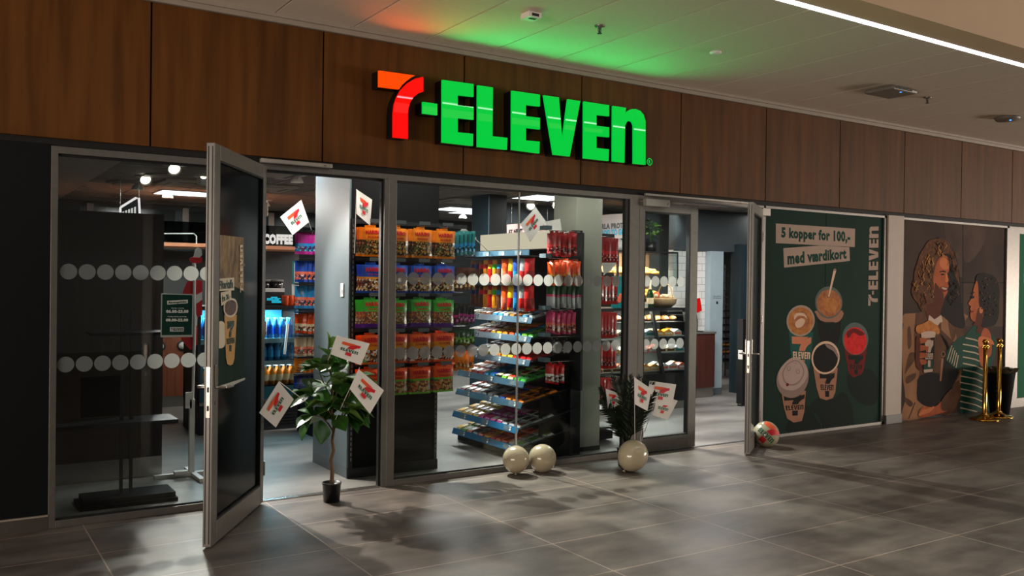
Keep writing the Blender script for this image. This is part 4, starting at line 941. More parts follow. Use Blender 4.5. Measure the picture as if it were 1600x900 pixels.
for bpts in branches:
    for k in range(7 if bpts is not trunk else 10):
        t = .35+.65*rt.random(); j = min(len(bpts)-2, int(t*(len(bpts)-1))); fr = t*(len(bpts)-1)-j
        if bpts is trunk and t < .62: t = .62+.38*rt.random(); j = min(len(bpts)-2, int(t*(len(bpts)-1))); fr = t*(len(bpts)-1)-j
        P = Vector(bpts[j])*(1-fr)+Vector(bpts[j+1])*fr; az = rt.uniform(0, 2*PI)
        leaf(m, P, (math.cos(az), math.sin(az)*.8, rt.uniform(-.35, .75)), rt.uniform(.145, .205), rt.uniform(-.9, .9))
for P, dr, sz in [((-.16,-.02,.64),(-.5,-.3,-.7),.17), ((.17,-.01,.7),(.6,-.3,-.7),.16), ((-.1,-.03,.6),(-.2,-.6,-.7),.16), ((.12,0,.64),(.2,-.5,-.6),.15), ((-.17,-.03,.8),(-.9,-.1,-.3),.17), ((.16,-.03,.88),(.9,-.2,-.2),.17), ((-.1,0,.97),(-.9,-.2,.1),.16), ((.12,0,1.02),(.9,-.2,0),.15), ((-.035,0,1.11),(-.1,0,1),.16), ((-.03,0,1.05),(-.5,-.2,.5),.16), ((-.03,0,1.0),(.5,-.2,.5),.15), ((-.17,-.03,.8),(-.7,-.2,.25),.17), ((-.15,-.03,.64),(-.8,-.3,-.2),.16), ((.17,-.03,.88),(.6,-.2,.3),.15), ((.17,-.01,.7),(.9,-.2,.15),.17), ((.16,-.01,.68),(.8,-.3,-.3),.16), ((.12,0,1.0),(.4,-.3,.6),.15), ((-.1,0,.97),(-.6,-.2,.5),.16), ((.15,-.02,.78),(.9,-.1,.3),.17), ((-.05,-.02,.7),(-.3,-.8,.1),.17), ((.05,-.02,.72),(.3,-.8,.2),.17), ((0,-.02,.85),(.1,-.8,.3),.17), ((-.06,-.02,.9),(-.3,-.7,.3),.17), ((.08,-.02,.9),(.3,-.7,.1),.16), ((.0,-.02,.62),(.2,-.8,-.3),.16)]:
    leaf(m, P, dr, sz, rt.uniform(-.5, .5))
m.build('foliage', [leafm, leafback], tr)

# ================================================================== PALM
PB = Vector((5.10, -.33, 0)); rp_ = random.Random(5)
pal = thing('potted_palm', 'dark feathery palm in a small black pot behind a cream balloon', 'potted plant', PB)
MB().lathe([(0, 0), (.065, 0), (.078, .15), (.082, .16), (.074, .16), (.07, .14), (0, .135)], (0,0,0), 24).build('pot', potm, pal)
palmm = mat('palm_green', (12, 20, 12), .6, c2=(26, 38, 20), scale=10, spec=.2)
for i, (dx, dz, dyy) in enumerate([(-.30,.62,-.05),(-.23,.72,.05),(-.16,.78,-.1),(-.08,.80,.08),(-.02,.83,-.08),(.05,.80,.1),(.10,.80,-.1),(.17,.80,.05),(.24,.76,-.05),(.30,.70,.05),(-.12,.66,-.2),(.12,.68,-.22),(.02,.7,-.25)]):
    m = MB(); n = 18; pts = []
    for j in range(n+1):
        t = j/n; pts.append(Vector((dx*1.1*(t**1.35), dyy*t, .14+(dz-.14)*(t*1.08-.12*t**3)+rp_.uniform(-.002, .002))))
    m.tube(pts, [.006*(1-.8*j/n) for j in range(n+1)], 5)
    for j in range(4, n+1):
        for h in (0, .5):
            if j+h > n: continue
            p = pts[j]*(1-h)+pts[min(n, j+1)]*h; t = (j+h)/n; T = (pts[min(n, j+1)]-pts[j-1]).normalized(); L = .105*math.sin(PI*min(1, .22+t*.78))+.03
            for sgn in (-1, 1):
                sd = T.cross(Vector((0, 1, 0))).normalized()*sgn; e = p+(sd*.75+T*.85+Vector((0, rp_.uniform(-.4,.4), -.1))).normalized()*L; wv = T*.0085
                m.add([p-wv, p+wv, (p+e)/2+wv*1.1, e, (p+e)/2-wv*.9], [(0, 1, 2, 3, 4)], 0)
    m.build('frond', palmm, pal)

# ================================================================== BALLOONS
bal = mat('cream_balloon', (182, 170, 142), .22, coat=.7, var=.03, scale=3, spec=.5)
def balloon(px, py, r, y_, label, name='balloon', tilt=(0, 0, 0), sx=1, emb=False):
    c = FY(px, py, y_); c.z = max(c.z, r*.98); o = thing('balloon', label, 'balloon', (c.x, c.y, c.z-r*.98))
    ctr = Vector((0, 0, r*.98)); R = Matrix.Rotation(tilt[0], 3, 'X') @ Matrix.Rotation(tilt[1], 3, 'Y')
    m = MB(); n = 28; k = 20; vs = []
    for i in range(k+1):
        th = PI*i/k; rad = r*sx*math.sin(th); z = -r*math.cos(th)*(1.06 if th < PI/2 else .98)
        for j in range(n): vs.append(R @ Vector((rad*math.cos(2*PI*j/n), rad*math.sin(2*PI*j/n), z))+ctr)
    m.add(vs, [(i*n+j, i*n+(j+1) % n, (i+1)*n+(j+1) % n, (i+1)*n+j) for i in range(k) for j in range(n)], 0, True)
    m.build('skin', bal, o)
    kn = MB().lathe([(.004, 0), (.006, -.008), (.012, -.014), (.013, -.02), (.004, -.017)], R @ Vector((0, 0, -r*1.05))+ctr, 12, R=R); kn.build('knot', bal, o)
    if emb:
        b = MB(); cd_ = (CAM-Vector((c.x, c.y, c.z))).normalized(); cd_ = (cd_+Vector((.18, 0, 0))).normalized(); sx_ = Vector((0,0,1)).cross(cd_).normalized(); uz = cd_.cross(sx_)
        Rr = Matrix.Rotation(-.75, 3, cd_); sx_ = Rr @ sx_; uz = Rr @ uz; h = r*.78
        badge(b, [cd_*0-sx_*h+uz*h, sx_*h+uz*h, sx_*h-uz*h, -sx_*h-uz*h], (0, 1, 2), lift=0, sz=1, asp=1.15)
        b.subdiv(3)
        for i, v in enumerate(b.v):
            d2 = v.length_squared; b.v[i] = ctr+(v+cd_*math.sqrt(max(0, r*r-d2))).normalized()*(r*1.004)
        b.build('emblem', flagm[1:4], o)
    return o
balloon(806, 717, .112, -.15, 'plain cream balloon on the floor, left of the pair by the middle window')
balloon(847.5, 715.5, .118, -.16, 'plain cream balloon on the floor, right of the pair by the middle window')
balloon(989, 711, .135, -.56, 'large egg shaped cream balloon in front of the palm pot', tilt=(.2, .5, 0), sx=.95)
balloon(1197, 678, .128, -.32, 'cream balloon printed with an emblem at the foot of the green poster', emb=True, tilt=(0, -.7, 0))

# ================================================================== BRASS POSTS & TALL POT
def stanchion(px, py, label, y):
    b = FY(px, py, y); b.z = 0
    o = thing('rope_stanchion', label, 'barrier post', b, 0, None)
    MB().lathe([(0, 0), (.165, 0), (.168, .012), (.155, .022), (.10, .035), (.06, .055), (.035, .075), (.03, .085), (0, .085)], (0,0,0), 36).build('base', brass, o)
    MB().lathe([(.025, .08), (.025, .9), (.0, .9)], (0,0,0), 20).build('post', brass, o)
    MB().lathe([(.025, .86), (.034, .868), (.034, .89), (.022, .90), (.018, .915), (.032, .935), (.036, .955), (.028, .975), (0, .982)], (0,0,0), 20).build('finial', brass, o)
    MB().tube([(-.03, 0, .905), (-.065, 0, .90), (-.07, 0, .88)], .006, 8).tube([(.03, 0, .905), (.065, 0, .90), (.07, 0, .88)], .006, 8).build('rope_hook', brass, o)
stanchion(1538, 655, 'nearer brass barrier post with domed base in front of the photo poster', -.42)
stanchion(1560, 651, 'farther brass barrier post beside the tall dark planter', -.38)
pt = FY(1562, 640, -.24); pt.z = 0
o = thing('planter', 'tall dark planter with dry grey foliage beside the brass posts', 'planter', pt)
MB().lathe([(0, 0), (.11, 0), (.17, .52), (.175, .53), (.16, .53), (0, .5)], (0,0,0), 24).build('pot', blackm, o)
m = MB()
for i in range(90):
    a = random.uniform(0, 2*PI); r = random.uniform(.0, .13); h = random.uniform(.05, .17)
    leaf(m, (r*math.cos(a), r*math.sin(a), .5), (math.cos(a)*.7, math.sin(a)*.7, .9), h, random.uniform(-1, 1), 0, 0, .3)
m.build('foliage', mat('dry_foliage', (92, 80, 58), .7, var=.3, scale=14), o)

# ================================================================== HALL CEILING FITTINGS
def ceilthing(name, label, cat, px, py, z=3.5): return thing(name, label, cat, FZ(px, py, z))
o = ceilthing('motion_sensor', 'small pale square box on the hall ceiling above the sign', 'sensor', 830, 21)
MB().box((-.055, -.055, -.04), (.055, .055, 0)).build('housing', white, o, bevel=.006); MB().box((-.03, -.0555, -.032), (.03, -.02, -.012)).box((-.028, -.03, -.042), (.028, .0, -.039)).build('lens', gasket, o)
def sprinkler(px, py, label):
    o = ceilthing('sprinkler', label, 'sprinkler', px, py)
    MB().lathe([(0, 0), (.04, 0), (.036, -.008), (.015, -.012), (.015, -.022), (0, -.022)], (0,0,0), 20).build('rose', chrome, o)
    MB().tube([(0, 0, -.02), (0, 0, -.055)], .006, 8).tube([(-.012, 0, -.022), (-.014, 0, -.04), (0, 0, -.056)], .003, 6).tube([(.012, 0, -.022), (.014, 0, -.04), (0, 0, -.056)], .003, 6).lathe([(0, -.056), (.018, -.056), (.018, -.06), (0, -.06)], (0,0,0), 12).build('head', alu_dark, o)
sprinkler(937, 40, 'dark ceiling sprinkler lit green above the sign'); sprinkler(1449, 152, 'dark ceiling sprinkler between the two ceiling units at right')
o = ceilthing('smoke_detector', 'flat pale disc on the hall ceiling right of the green glow', 'detector', 1118, 81); MB().lathe([(0, 0), (.05, 0), (.048, -.012), (.03, -.022), (0, -.024)], (0,0,0), 24).build('housing', white, o)
led = emis('status_led', (60, 150, 255), 3)
o = ceilthing('wireless_access_point', 'large rounded square ceiling unit with a small blue light', 'ceiling unit', 1392, 140)
MB().box((-.20, -.16, -.045), (.20, .16, 0)).build('housing', mat('unit_plastic', (120, 112, 102), .5, var=.03), o, bevel=.03)
m = MB()
for i in range(5): m.box((-.17+i*.055, -.1605, -.034), (-.125+i*.055, -.158, -.012))
m.build('vent_slots', gasket, o); MB().box((-.02, -.12, -.0475), (-.005, -.105, -.044)).build('status_light', led, o)
o = ceilthing('smoke_detector', 'round domed ceiling unit with a small blue light at the far right', 'ceiling unit', 1574, 183)
MB().lathe([(0, 0), (.13, 0), (.13, -.018), (.11, -.04), (.05, -.05), (0, -.051)], (0,0,0), 28).build('housing', MATS['unit_plastic'], o); MB().box((-.06, -.07, -.052), (-.045, -.055, -.044)).build('status_light', led, o)

# ================================================================== SHOP CEILING FITTINGS
def P_of(p):
    v = Vector(p)-CAM; z = v.dot(FW); return 800+FPX*v.dot(R2)/z, 450-FPX*v.dot(U2)/z
glow = emis('led_panel_glow', (245, 246, 255), 4.0); glow2 = emis('spot_lens_glow', (255, 238, 210), 8.0)
def ledpanel(px, py, label, w=.6, l=1.2, P=22):
    c = FZ(px, py, ZC); o = thing('ceiling_panel_light', label, 'ceiling light', c)
    MB().box((-w/2, -l/2, -.012), (w/2, l/2, -.001)).build('frame', white, o); MB().box((-w/2+.02, -l/2+.02, -.015), (w/2-.02, l/2-.02, -.0125)).build('diffuser', glow, o)
    area('panel_light', (c.x, c.y, ZC-.03), (c.x, c.y, 0), w-.05, l-.05, P, (1, .97, .93))
_p = P_of((2.66, 5.4, ZC)); ledpanel(_p[0], _p[1], 'bright ceiling panel light seen through the left window', .72, .6)
ledpanel(715, 326, 'bright ceiling panel light left of the dark column', .6, .6)
ledpanel(848, 308, 'bright ceiling panel light behind the top of the glass joint', .6, .6)
ledpanel(884, 334, 'small far ceiling panel light beside the pale pillar', .6, .6)
ledpanel(462, 246, 'ceiling panel light just inside the left doorway', .6, .6, 7)
for (x, y) in ((8.0, 1.6), (9.6, 1.4), (5.4, 2.0), (10.6, 3.0), (7.0, 5.6)):
    o = thing('ceiling_panel_light', 'ceiling panel light over the %s' % {8.0: 'bakery counter', 9.6: 'right doorway', 5.4: 'slanted sweets rack', 10.6: 'white passage', 7.0: 'rear of the shop'}[x], 'ceiling light', (x, y, ZC))
    MB().box((-.3, -.3, -.012), (.3, .3, -.001)).build('frame', white, o); MB().box((-.28, -.28, -.015), (.28, .28, -.0125)).build('diffuser', glow, o)
    area('panel_light', (x, y, ZC-.03), (x, y, 0), .55, .55, {9.6: 9, 10.6: 6}.get(x, 22), (1, .97, .93))
def spotlamp(px, py, label, to, power=0, flush=False, ang=60):
    c = FZ(px, py, ZC-.04); c.z = ZC; o = thing('spotlight', label, 'spotlight', c)
    MB().lathe([(0, 0), (.095, 0), (.095, -.008), (.075, -.014), (0, -.014)], (0,0,0), 28).build('collar', white, o)
    d = (Vector(to)-c).normalized() if not flush else Vector((0, 0, -1)); q = Vector((0, 0, -1)).rotation_difference(d).to_matrix(); o2 = Vector((0, 0, -.015))
    MB().lathe([(.03, -.0), (.055, -.03), (.068, -.065), (.064, -.068), (.05, -.05)], o2, 24, R=q).build('shade', white, o)
    MB().lathe([(0, -.052), (.058, -.052)], o2, 24, R=q).build('lens', glow2, o)
    if power: p = c+o2+q @ Vector((0, 0, -.085)); spot('spot_beam', p, to, power, ang=ang)
spotlamp(283, 249, 'white tilted spotlight nearest the left window top', (2.7, -1.5, 0), 215, ang=62)
spotlamp(270, 264, 'white tilted spotlight, second from the top in the left window', (2.3, -1.6, 0), 80, ang=58)
spotlamp(225, 281, 'white tilted spotlight above the dark partition', (2.4, .2, .6), 50)
spotlamp(215, 291, 'small flush downlight left of the panel light', (0, 0, 0), 0, True)
spotlamp(262, 304, 'small flush downlight under the panel light in the left window', (0, 0, 0), 0, True)
spotlamp(464, 279, 'round white downlight at the top of the left doorway', (3.4, 1.0, 0), 10, True)
spotlamp(414, 317, 'round white downlight beside the open door leaf', (0, 0, 0), 0, True)
spotlamp(723, 337, 'white downlight under the far ceiling panel', (0, 0, 0), 0, True)
spotlamp(830, 322, 'white spotlight behind the corner flag', (4.4, 1.0, .8), 60)
spotlamp(871, 320, 'white spotlight left of the pale pillar top', (4.4, .6, 1.0), 60)
spotlamp(862, 337, 'white downlight beneath the spotlight by the pale pillar', (0, 0, 0), 0, True)
# window spots over the display, aimed through the glass at the hall floor
def winspot(x, y, to, P, label, ang=60):
    o = thing('spotlight', label, 'spotlight', (x, y, ZC)); d = (Vector(to)-Vector((x, y, ZC))).normalized(); q = Vector((0, 0, -1)).rotation_difference(d).to_matrix()
    MB().lathe([(0, 0), (.095, 0), (.095, -.008), (0, -.014)], (0,0,0), 28).build('collar', white, o)
    MB().lathe([(.03, 0), (.055, -.03), (.068, -.065), (.064, -.068), (.05, -.05)], (0,0,-.015), 24, R=q).build('shade', white, o); MB().lathe([(0, -.052), (.058, -.052)], (0,0,-.015), 24, R=q).build('lens', glow2, o)
    spot('spot_beam', Vector((x, y, ZC-.015))+q @ Vector((0, 0, -.085)), to, P, ang=ang)
for x0_, x1_, yy_, P_, lb in ((2.80, 3.70, .07, 16, 'added thin fill light bar above the sweets bags'), (4.4, 5.0, .07, 8, 'added thin fill light bar above the near end of the slanted rack'), (5.45, 5.9, .12, 5, 'added thin fill light bar above the long red bags')):  # bars added out of sight above the glass to brighten the bags
    o = thing('added_fill_bar', lb, 'light', ((x0_+x1_)/2, yy_, ZC)); w_ = (x1_-x0_)/2
    MB().box((-w_, -.03, -.05), (w_, .03, 0)).build('housing', white, o); MB().box((-w_+.01, -.02, -.053), (w_-.01, .025, -.05)).build('diffuser', glow, o)
    area('fill_bar_light', ((x0_+x1_)/2, yy_, ZC-.058), ((x0_+x1_)/2, yy_+.16, .9), x1_-x0_, .03, P_*.72, (1, .93, .85))
winspot(2.35, 3.3, (2.6, 5.2, .9), 60, 'added white spotlight brightening the plank front of the coffee counter', 75)  # extra spot added to lift the dark planks
winspot(2.9, 3.6, (3.4, 5.6, 1.6), 25, 'added white spotlight brightening the coffee wall', 75)  # extra spot added to lift the grey wall behind the counter
winspot(8.35, 2.5, (8.95, 3.6, 2.2), 25, 'white spotlight aimed at the green plant on the bakery shelf', 50)
winspot(3.95, 1.7, (4.5, -1.2, 0), 420, 'white spotlight over the aisle before the slanted rack', 52)
winspot(4.2, .95, (4.2, -.7, 0), 110, 'white spotlight close behind the middle window', 70)
winspot(6.0, 1.5, (6.0, -1.3, 0), 230, 'white spotlight behind the closed glass door', 52)
winspot(3.2, .12, (3.2, .3, 1.2), 0.1, 'white spotlight over the sweets bags', 70) if False else None

def cassette(px, py, label):
    c = FZ(px, py, ZC); o = thing('air_conditioner', label, 'air conditioner', c)
    MB().box((-.36, -.36, -.03), (.36, .36, -.001)).build('grille_panel', mat('cassette_grey', (170, 162, 152), .5, var=.03), o, bevel=.01); MB().box((-.2, -.3, -.032), (.2, -.26, -.029)).box((-.2, .26, -.032), (.2, .3, -.029)).box((-.3, -.2, -.032), (-.26, .2, -.029)).box((.26, -.2, -.032), (.3, .2, -.029)).build('air_slot', alu_dark, o)
cassette(300, 286, 'square white ceiling air unit behind the top of the left window'); cassette(727, 313, 'square white ceiling air unit left of the dark column'); cassette(412, 268, 'square ceiling air unit at the top of the left doorway'); cassette(405, 291, 'second square ceiling air unit beside the open door leaf')
for px, py, r, lb in ((248, 273, .15, 'plain round ceiling disc between the two tilted spotlights'), (210, 286, .3, 'large round ceiling air diffuser above the dark partition')):
    o = ceilthing('air_diffuser', lb, 'air diffuser', px, py, ZC); MB().lathe([(0, 0), (r, 0), (r*.97, -.012), (r*.8, -.018), (0, -.016)], (0,0,0), 36).build('rim', mat('diffuser_grey', (150, 142, 130), .5, var=.03), o)
    if r > .2: MB().lathe([(r*.72, -.018), (r*.8, -.019), (r*.78, -.021), (r*.72, -.02)], (0,0,0), 36).build('ring', gasket, o)

# ================================================================== INSIDE, LEFT
dkwood = mat('dark_oak_veneer', (36, 26, 22), .5, c2=(50, 36, 30), scale=4, stretch=(5, 5, .4))
o = thing('partition', 'dark wooden partition with steel kick band behind the left window', 'partition', (1.0, 1.30, 0))
zt = FY(250, 335, 1.25).z
MB().box((-.55, -.05, .16), (.544, .05, zt)).build('board', dkwood, o); MB().box((-.55, -.052, 0), (.545, .052, .16)).build('kick_band', chrome, o)
o = thing('display_stand', 'tall black stand with two thin poles and flat shelves behind the left window', 'stand', (1.15, .5, 0))
MB().box((-.32, -.17, 0), (.32, .15, .025)).box((-.29, -.14, .025), (.31, .14, .06)).build('base', blackm, o)
zs = FY(278, 650, .5).z
for x in (-.035, .03): MB().box((x-.011, -.011, .05), (x+.011, .011, FY(200, 485, .5).z)).build('pole', black, o)
MB().box((-.52, -.15, zs-.03), (.32, .15, zs)).build('shelf', black, o); MB().box((-.25, -.15, FY(200, 518, .5).z-.02), (.25, .15, FY(200, 518, .5).z)).build('shelf', blackm, o)
MB().box((-.28, .16, zs+.01), (-.02, .17, zs+.3)).build('panel', blackm, o)
# beach flag on a white cross foot
fb = Vector((1.76, 1.12, 0)); o = thing('feather_flag', 'tall red and white feather banner on a white cross foot beside the open door', 'banner', fb)
m = MB(); m.box((-.30, -.02, 0), (.25, .02, .03)).box((-.02, -.3, .0), (.02, .22, .03)).box((-.16, -.09, .03), (-.06, -.03, .06)); m.build('cross_foot', white, o)
MB().box((-.035, -.02, .03), (.005, .02, .62)).tube([(-.01, 0, .6), (.0, 0, 1.2), (-.01, 0, 1.72)], .012, 8).box((-.07, -.02, .55), (-.02, .0, .68)).build('pole', white, o)
def G2(x, y): return FY(240+x/5.0, 380+y/5.0, 1.13)
redc = mat('banner_red', (200, 22, 34), .5, var=.05)
for pts, mm, yo in (([(345,30),(325,50),(318,80),(312,108),(360,112),(380,90),(375,50)], white, 0), ([(318,104),(290,112),(280,130),(290,152),(345,158),(380,150),(380,108)], redc, .004), ([(300,155),(330,155),(335,190),(300,182)], white, 0), ([(345,290),(262,300),(245,340),(228,380),(232,400),(300,420),(380,380),(380,290)], redc, 0), ([(300,420),(380,380),(380,440),(310,490)], white, 0), ([(310,490),(380,440),(380,560),(345,580)], redc, .002), ([(305,500),(345,580),(340,650),(300,600)], white, .003), ([(300,600),(345,655),(342,790),(290,835),(255,800),(208,740)], redc, 0), ([(310,440),(345,470),(345,600),(305,520)], redc, .003)):
    MB().prism([G2(*p)+Vector((0, yo, 0)) for p in pts], (0, .002, 0)).build('cloth', mm, o, world=True)
# coffee counter far behind
cp = mat('counter_planks', (120, 66, 42), .45, c2=(146, 84, 56), scale=3, stretch=(6, 6, .5))
cc = thing('coffee_counter', 'brown plank fronted coffee counter with two white cup holes far inside the left window', 'counter', (2.6, 5.5, 0))
m = MB()
for k in range(10): m.box((1.6+.2*k, 5.2, .13), (1.6+.2*k+.196, 5.24, .92))
m.build('plank_front', cp, cc, world=True); MB().box((1.6, 5.24, .0), (3.6, 5.8, .93)).box((1.6, 5.18, .93), (3.6, 5.8, .97)).build('body', black, cc, world=True); MB().box((1.6, 5.19, 0), (3.6, 5.24, .13)).build('kick_band', chrome, cc, world=True)
for px, py in ((250, 541), (285, 540)):
    c = FY(px, py, 5.19); q = Matrix.Rotation(PI/2, 3, 'X')
    MB().lathe([(.0, 0), (.045, 0), (.045, .004), (.0, .004)], c+Vector((0, .002, 0)), 24, R=q).build('cup_hole', white, cc, world=True); MB().lathe([(.045, 0), (.066, 0), (.066, .01), (.045, .01)], c+Vector((0, .004, 0)), 24, R=q).build('hole_rim', black, cc, world=True)
struct('wall_coffee', MB().box((1.4, 5.82, 0), (4.6, 5.9, FY(400, 386, 5.0).z+.02)), mat('coffee_wall', (64, 68, 70), .5, var=.05, scale=2), 'dark grey wall behind the coffee counter', 'wall')
zl = FY(440, 384.5, 5.0).z
o = thing('coffee_canopy', 'copper coloured ledge carrying a clear panel with white coffee lettering', 'sign', (3.3, 5.0, zl))
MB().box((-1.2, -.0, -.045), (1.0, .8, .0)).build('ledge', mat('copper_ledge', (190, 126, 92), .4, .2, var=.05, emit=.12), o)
gp = MB().box((-1.2, .005, .0), (1.0, .012, .26)).build('clear_panel', glass_mat('clear_panel', (120, 124, 128)), o)
m = MB(); q = [FY(411.5, 365, 4.995), FY(457.5, 366.5, 4.995), FY(457.5, 382.5, 4.995), FY(411.5, 381.5, 4.995)]; put_text(m, 'COFFEE', q, 0, bold=.045, sx=.7)
m.build('lettering', emis('white_letters', (240, 235, 228), .85), o, world=True)
m = MB(); m.tube([FY(240, 365, 5), FY(303, 365, 5), FY(307, 369, 5), FY(307, 381, 5)], .008, 6); m.build('panel_edge', mat('panel_edge', (210, 214, 210), .3, emit=.15), o, world=True)
# lit service sign above the partition
o = thing('service_sign', 'rounded glowing sign edge with white letters above the dark partition', 'sign', FY(205, 335, 4.0))
q = [FY(188, 325, 4.0), FY(217, 309.5, 4.0), FY(219, 345, 4.0), FY(188, 345, 4.0)]
MB().prism(q, (0, .03, 0)).build('board', mat('sign_dark', (24, 34, 44), .4), o, world=True)
m = MB(); m.tube([q[3], q[0], q[0]+Vector((.02, 0, .02)), q[1]-Vector((.03, 0, 0)), q[1], q[2]], .012, 6); m.build('glowing_edge', emis('sign_edge', (255, 240, 240), 1.2), o, world=True)
m = MB()
for i in range(5): a = 191+i*4.6; m.poly([FY(a, 331-i*1.8, 3.99), FY(a+3, 330-i*1.8, 3.99), FY(a+3, 345, 3.99), FY(a, 345, 3.99)])
m.build('lettering', MATS['white_letters'], o, world=True)
for c_ in (q[0], q[1]): MB().tube([c_+Vector((0, .015, -.02)), Vector((c_.x, c_.y+.015, ZC))], .004, 5).build('hanging_wire', chrome, o, world=True)
# posts, teal glazing at the back
for px, lab in ((141, 'pale window post at the far back, seen above the dark partition'), (290, 'pale window post at the far back, left of the open door'), (424, 'pale window post at the far back above the coffee lettering')):
    p = FY(px, 345, 7.5); o = thing('window_post', lab, 'post', (p.x, 7.5, 0)); MB().box((-.045, 0, 1.2), (.045, .06, 2.64)).build('post', mat('pale_post', (168, 160, 150), .5), o)
    MB().box((-.14, .02, 1.2), (-.05, .06, 2.6)).build('post_side', mat('teal_side', (34, 58, 62), .4), o)
struct('window_6', MB().box((.6, 7.56, 1.2), (7, 7.6, 2.6)), mat('teal_glazing', (22, 38, 38), .15, c2=(30, 50, 48), scale=1), 'dark teal glazing at the far back of the shop', 'window')

# open fridge with bottles
fr = thing('open_cooler', 'lit blue drinks cooler full of bottles inside the left doorway', 'cooler', (2.95, 3.3, 0))
fx0, fx1, fy = 2.25, 3.32, 2.95; ztp = 1.31
icy = mat('cooler_interior', (60, 150, 175), .4, var=.05); coolpl = mat('cooler_plinth', (26, 30, 33), .5)
MB().box((fx0, fy, 0), (fx1, fy+.7, .30)).box((fx0, fy+.66, .3), (fx1, fy+.72, ztp)).box((fx0, fy+.1, .3), (fx0+.03, fy+.7, ztp)).build('body', coolpl, fr, world=True)
m = MB()
for i in range(6): m.box((fx0+.04, fy-.006, .06+i*.032), (fx1-.04, fy, .075+i*.032))
m.build('grille', gasket, fr, world=True); MB().box((fx0, fy-.012, .30), (fx1, fy+.03, .335)).build('chrome_band', chrome, fr, world=True); MB().box((fx0, fy-.01, .335), (fx1, fy+.04, .46)).build('front_panel', mat('cooler_teal', (24, 74, 84), .35), fr, world=True)
MB().box((fx0+.03, fy+.60, .46), (fx1-.03, fy+.65, ztp-.02)).build('back_lining', icy, fr, world=True)
MB().box((fx0, fy+.10, ztp-.04), (fx1+.02, fy+.72, ztp)).build('top', black, fr, world=True)
MB().prism([(fx1, fy, .46), (fx1, fy+.16, ztp-.04), (fx1, fy+.20, ztp-.04), (fx1, fy+.05, .46)], (.02, 0, 0)).build('side_post', mat('cooler_frame', (150, 176, 184), .3, .3), fr, world=True)
MB().tube([(fx1-.20, fy-.02, .80), (fx1-.14, fy+.06, 1.12)], .014, 8).build('handle', white, fr, world=True)
MB().prism([(fx0, fy+.0, .46), (fx1, fy+.0, .46), (fx1, fy+.15, ztp-.04), (fx0, fy+.15, ztp-.04)], (0, .004, 0)).build('slanted_glass', glass, fr, world=True)
shz = [.47, .72, .96]
for z in shz[1:]:
    MB().box((fx0+.03, fy+.12, z-.02), (fx1-.03, fy+.6, z)).build('shelf', mat('cooler_shelf', (84, 140, 156), .3), fr, world=True); MB().box((fx0+.03, fy+.105, z-.045), (fx1-.03, fy+.12, z+.005)).build('shelf_lip', MATS['cooler_frame'], fr, world=True)
area('cooler_light', ((fx0+fx1)/2, fy+.25, ztp-.06), ((fx0+fx1)/2, fy+.4, .3), .95, .15, 19, (.45, .85, 1))
area('cooler_light_low', ((fx0+fx1)/2, fy+.10, .66), ((fx0+fx1)/2, fy+.5, .55), .95, .04, 2.0, (.8, .9, 1))
def bottle_proto(name, body, cap, lab, h=.2, r=.031, label=''):
    o = thing(name, label, 'bottle'); MB().lathe([(0, 0), (r, .003), (r, h*.6), (r*.9, h*.68), (r*.42, h*.84), (r*.42, h*.92), (0, h*.92)], (0,0,0), 12).build('body', body, o)
    MB().lathe([(r*.5, h*.9), (r*.5, h), (0, h)], (0,0,0), 10).build('cap', cap, o)
    MB().lathe([(r*1.02, h*.2), (r*1.02, h*.52)], (0,0,0), 12).build('paper_label', lab, o); return o
bp = [bottle_proto('juice_bottle', mat('juice_orange', (240, 150, 40), .25, coat=.5, var=.06), mat('cap_white', (225, 225, 225), .4), F['cream'], .21, label='orange juice bottle on the lowest cooler shelf'),
      bottle_proto('water_bottle', mat('bottle_blue', (40, 120, 175), .2, coat=.6, var=.1), mat('cap_blue', (30, 80, 160), .4), F['skyblue'], .21, label='blue bottle on the middle cooler shelf'),
      bottle_proto('water_bottle', mat('bottle_blue2', (24, 84, 150), .2, coat=.6, var=.1), mat('cap_teal', (20, 120, 150), .4), F['blue'], .22, label='dark blue bottle on the top cooler shelf')]
for s, z in enumerate(shz):
    for k in range(13):
        for d in range(2):
            lb = ['orange juice bottle with white cap on the lowest cooler shelf, %s row', 'light blue bottle on the middle cooler shelf, %s row', 'dark blue bottle on the top cooler shelf, %s row'][s] % ('front', 'rear')[d]
            place(bp[s], (fx0+.10+.075*k, fy+(.10, .16, .2)[s]+.085*d, z+.001), random.uniform(0, 3), lb, 'bottles in the cooler: '+lb, place_used)
# things on the cooler
o = thing('side_counter', 'dark low counter joined to the right end of the cooler', 'counter', (3.69, 3.5, 0)); MB().box((-.32, -.15, 0), (.4, .9, 1.27)).build('body', coolpl, o); MB().box((-.33, -.16, 1.27), (.41, .9, 1.31)).build('top', black, o)
tz = ztp
o = thing('menu_screen', 'small dark screen with bright cyan picture on top of the cooler', 'screen', (FY(422, 465, 3.25).x, 3.25, tz))
MB().box((-.13, 0, 0), (.16, .03, .17)).build('housing', black, o); MB().box((-.12, -.003, .15), (.16, 0, .19)).build('title_strip', white, o)
m = MB(); rs = random.Random(2)
for i in range(9): z = .03+.014*(i % 5); x = -.02+.06*rs.random()+.05*(i//5); m.box((x-.02, -.004, z), (x+.05, -.002, z+.009))
m.build('picture', emis('screen_cyan', (40, 190, 220), 1.1), o); MB().box((-.115, -.004, .01), (-.06, -.002, .12)).build('side_picture', emis('screen_green', (120, 190, 130), .7), o)
canm = MB().lathe([(0, 0), (.026, .002), (.029, .01), (.029, .1), (.024, .112), (0, .112)], (0,0,0), 14).mesh('can', [F['redorange']])
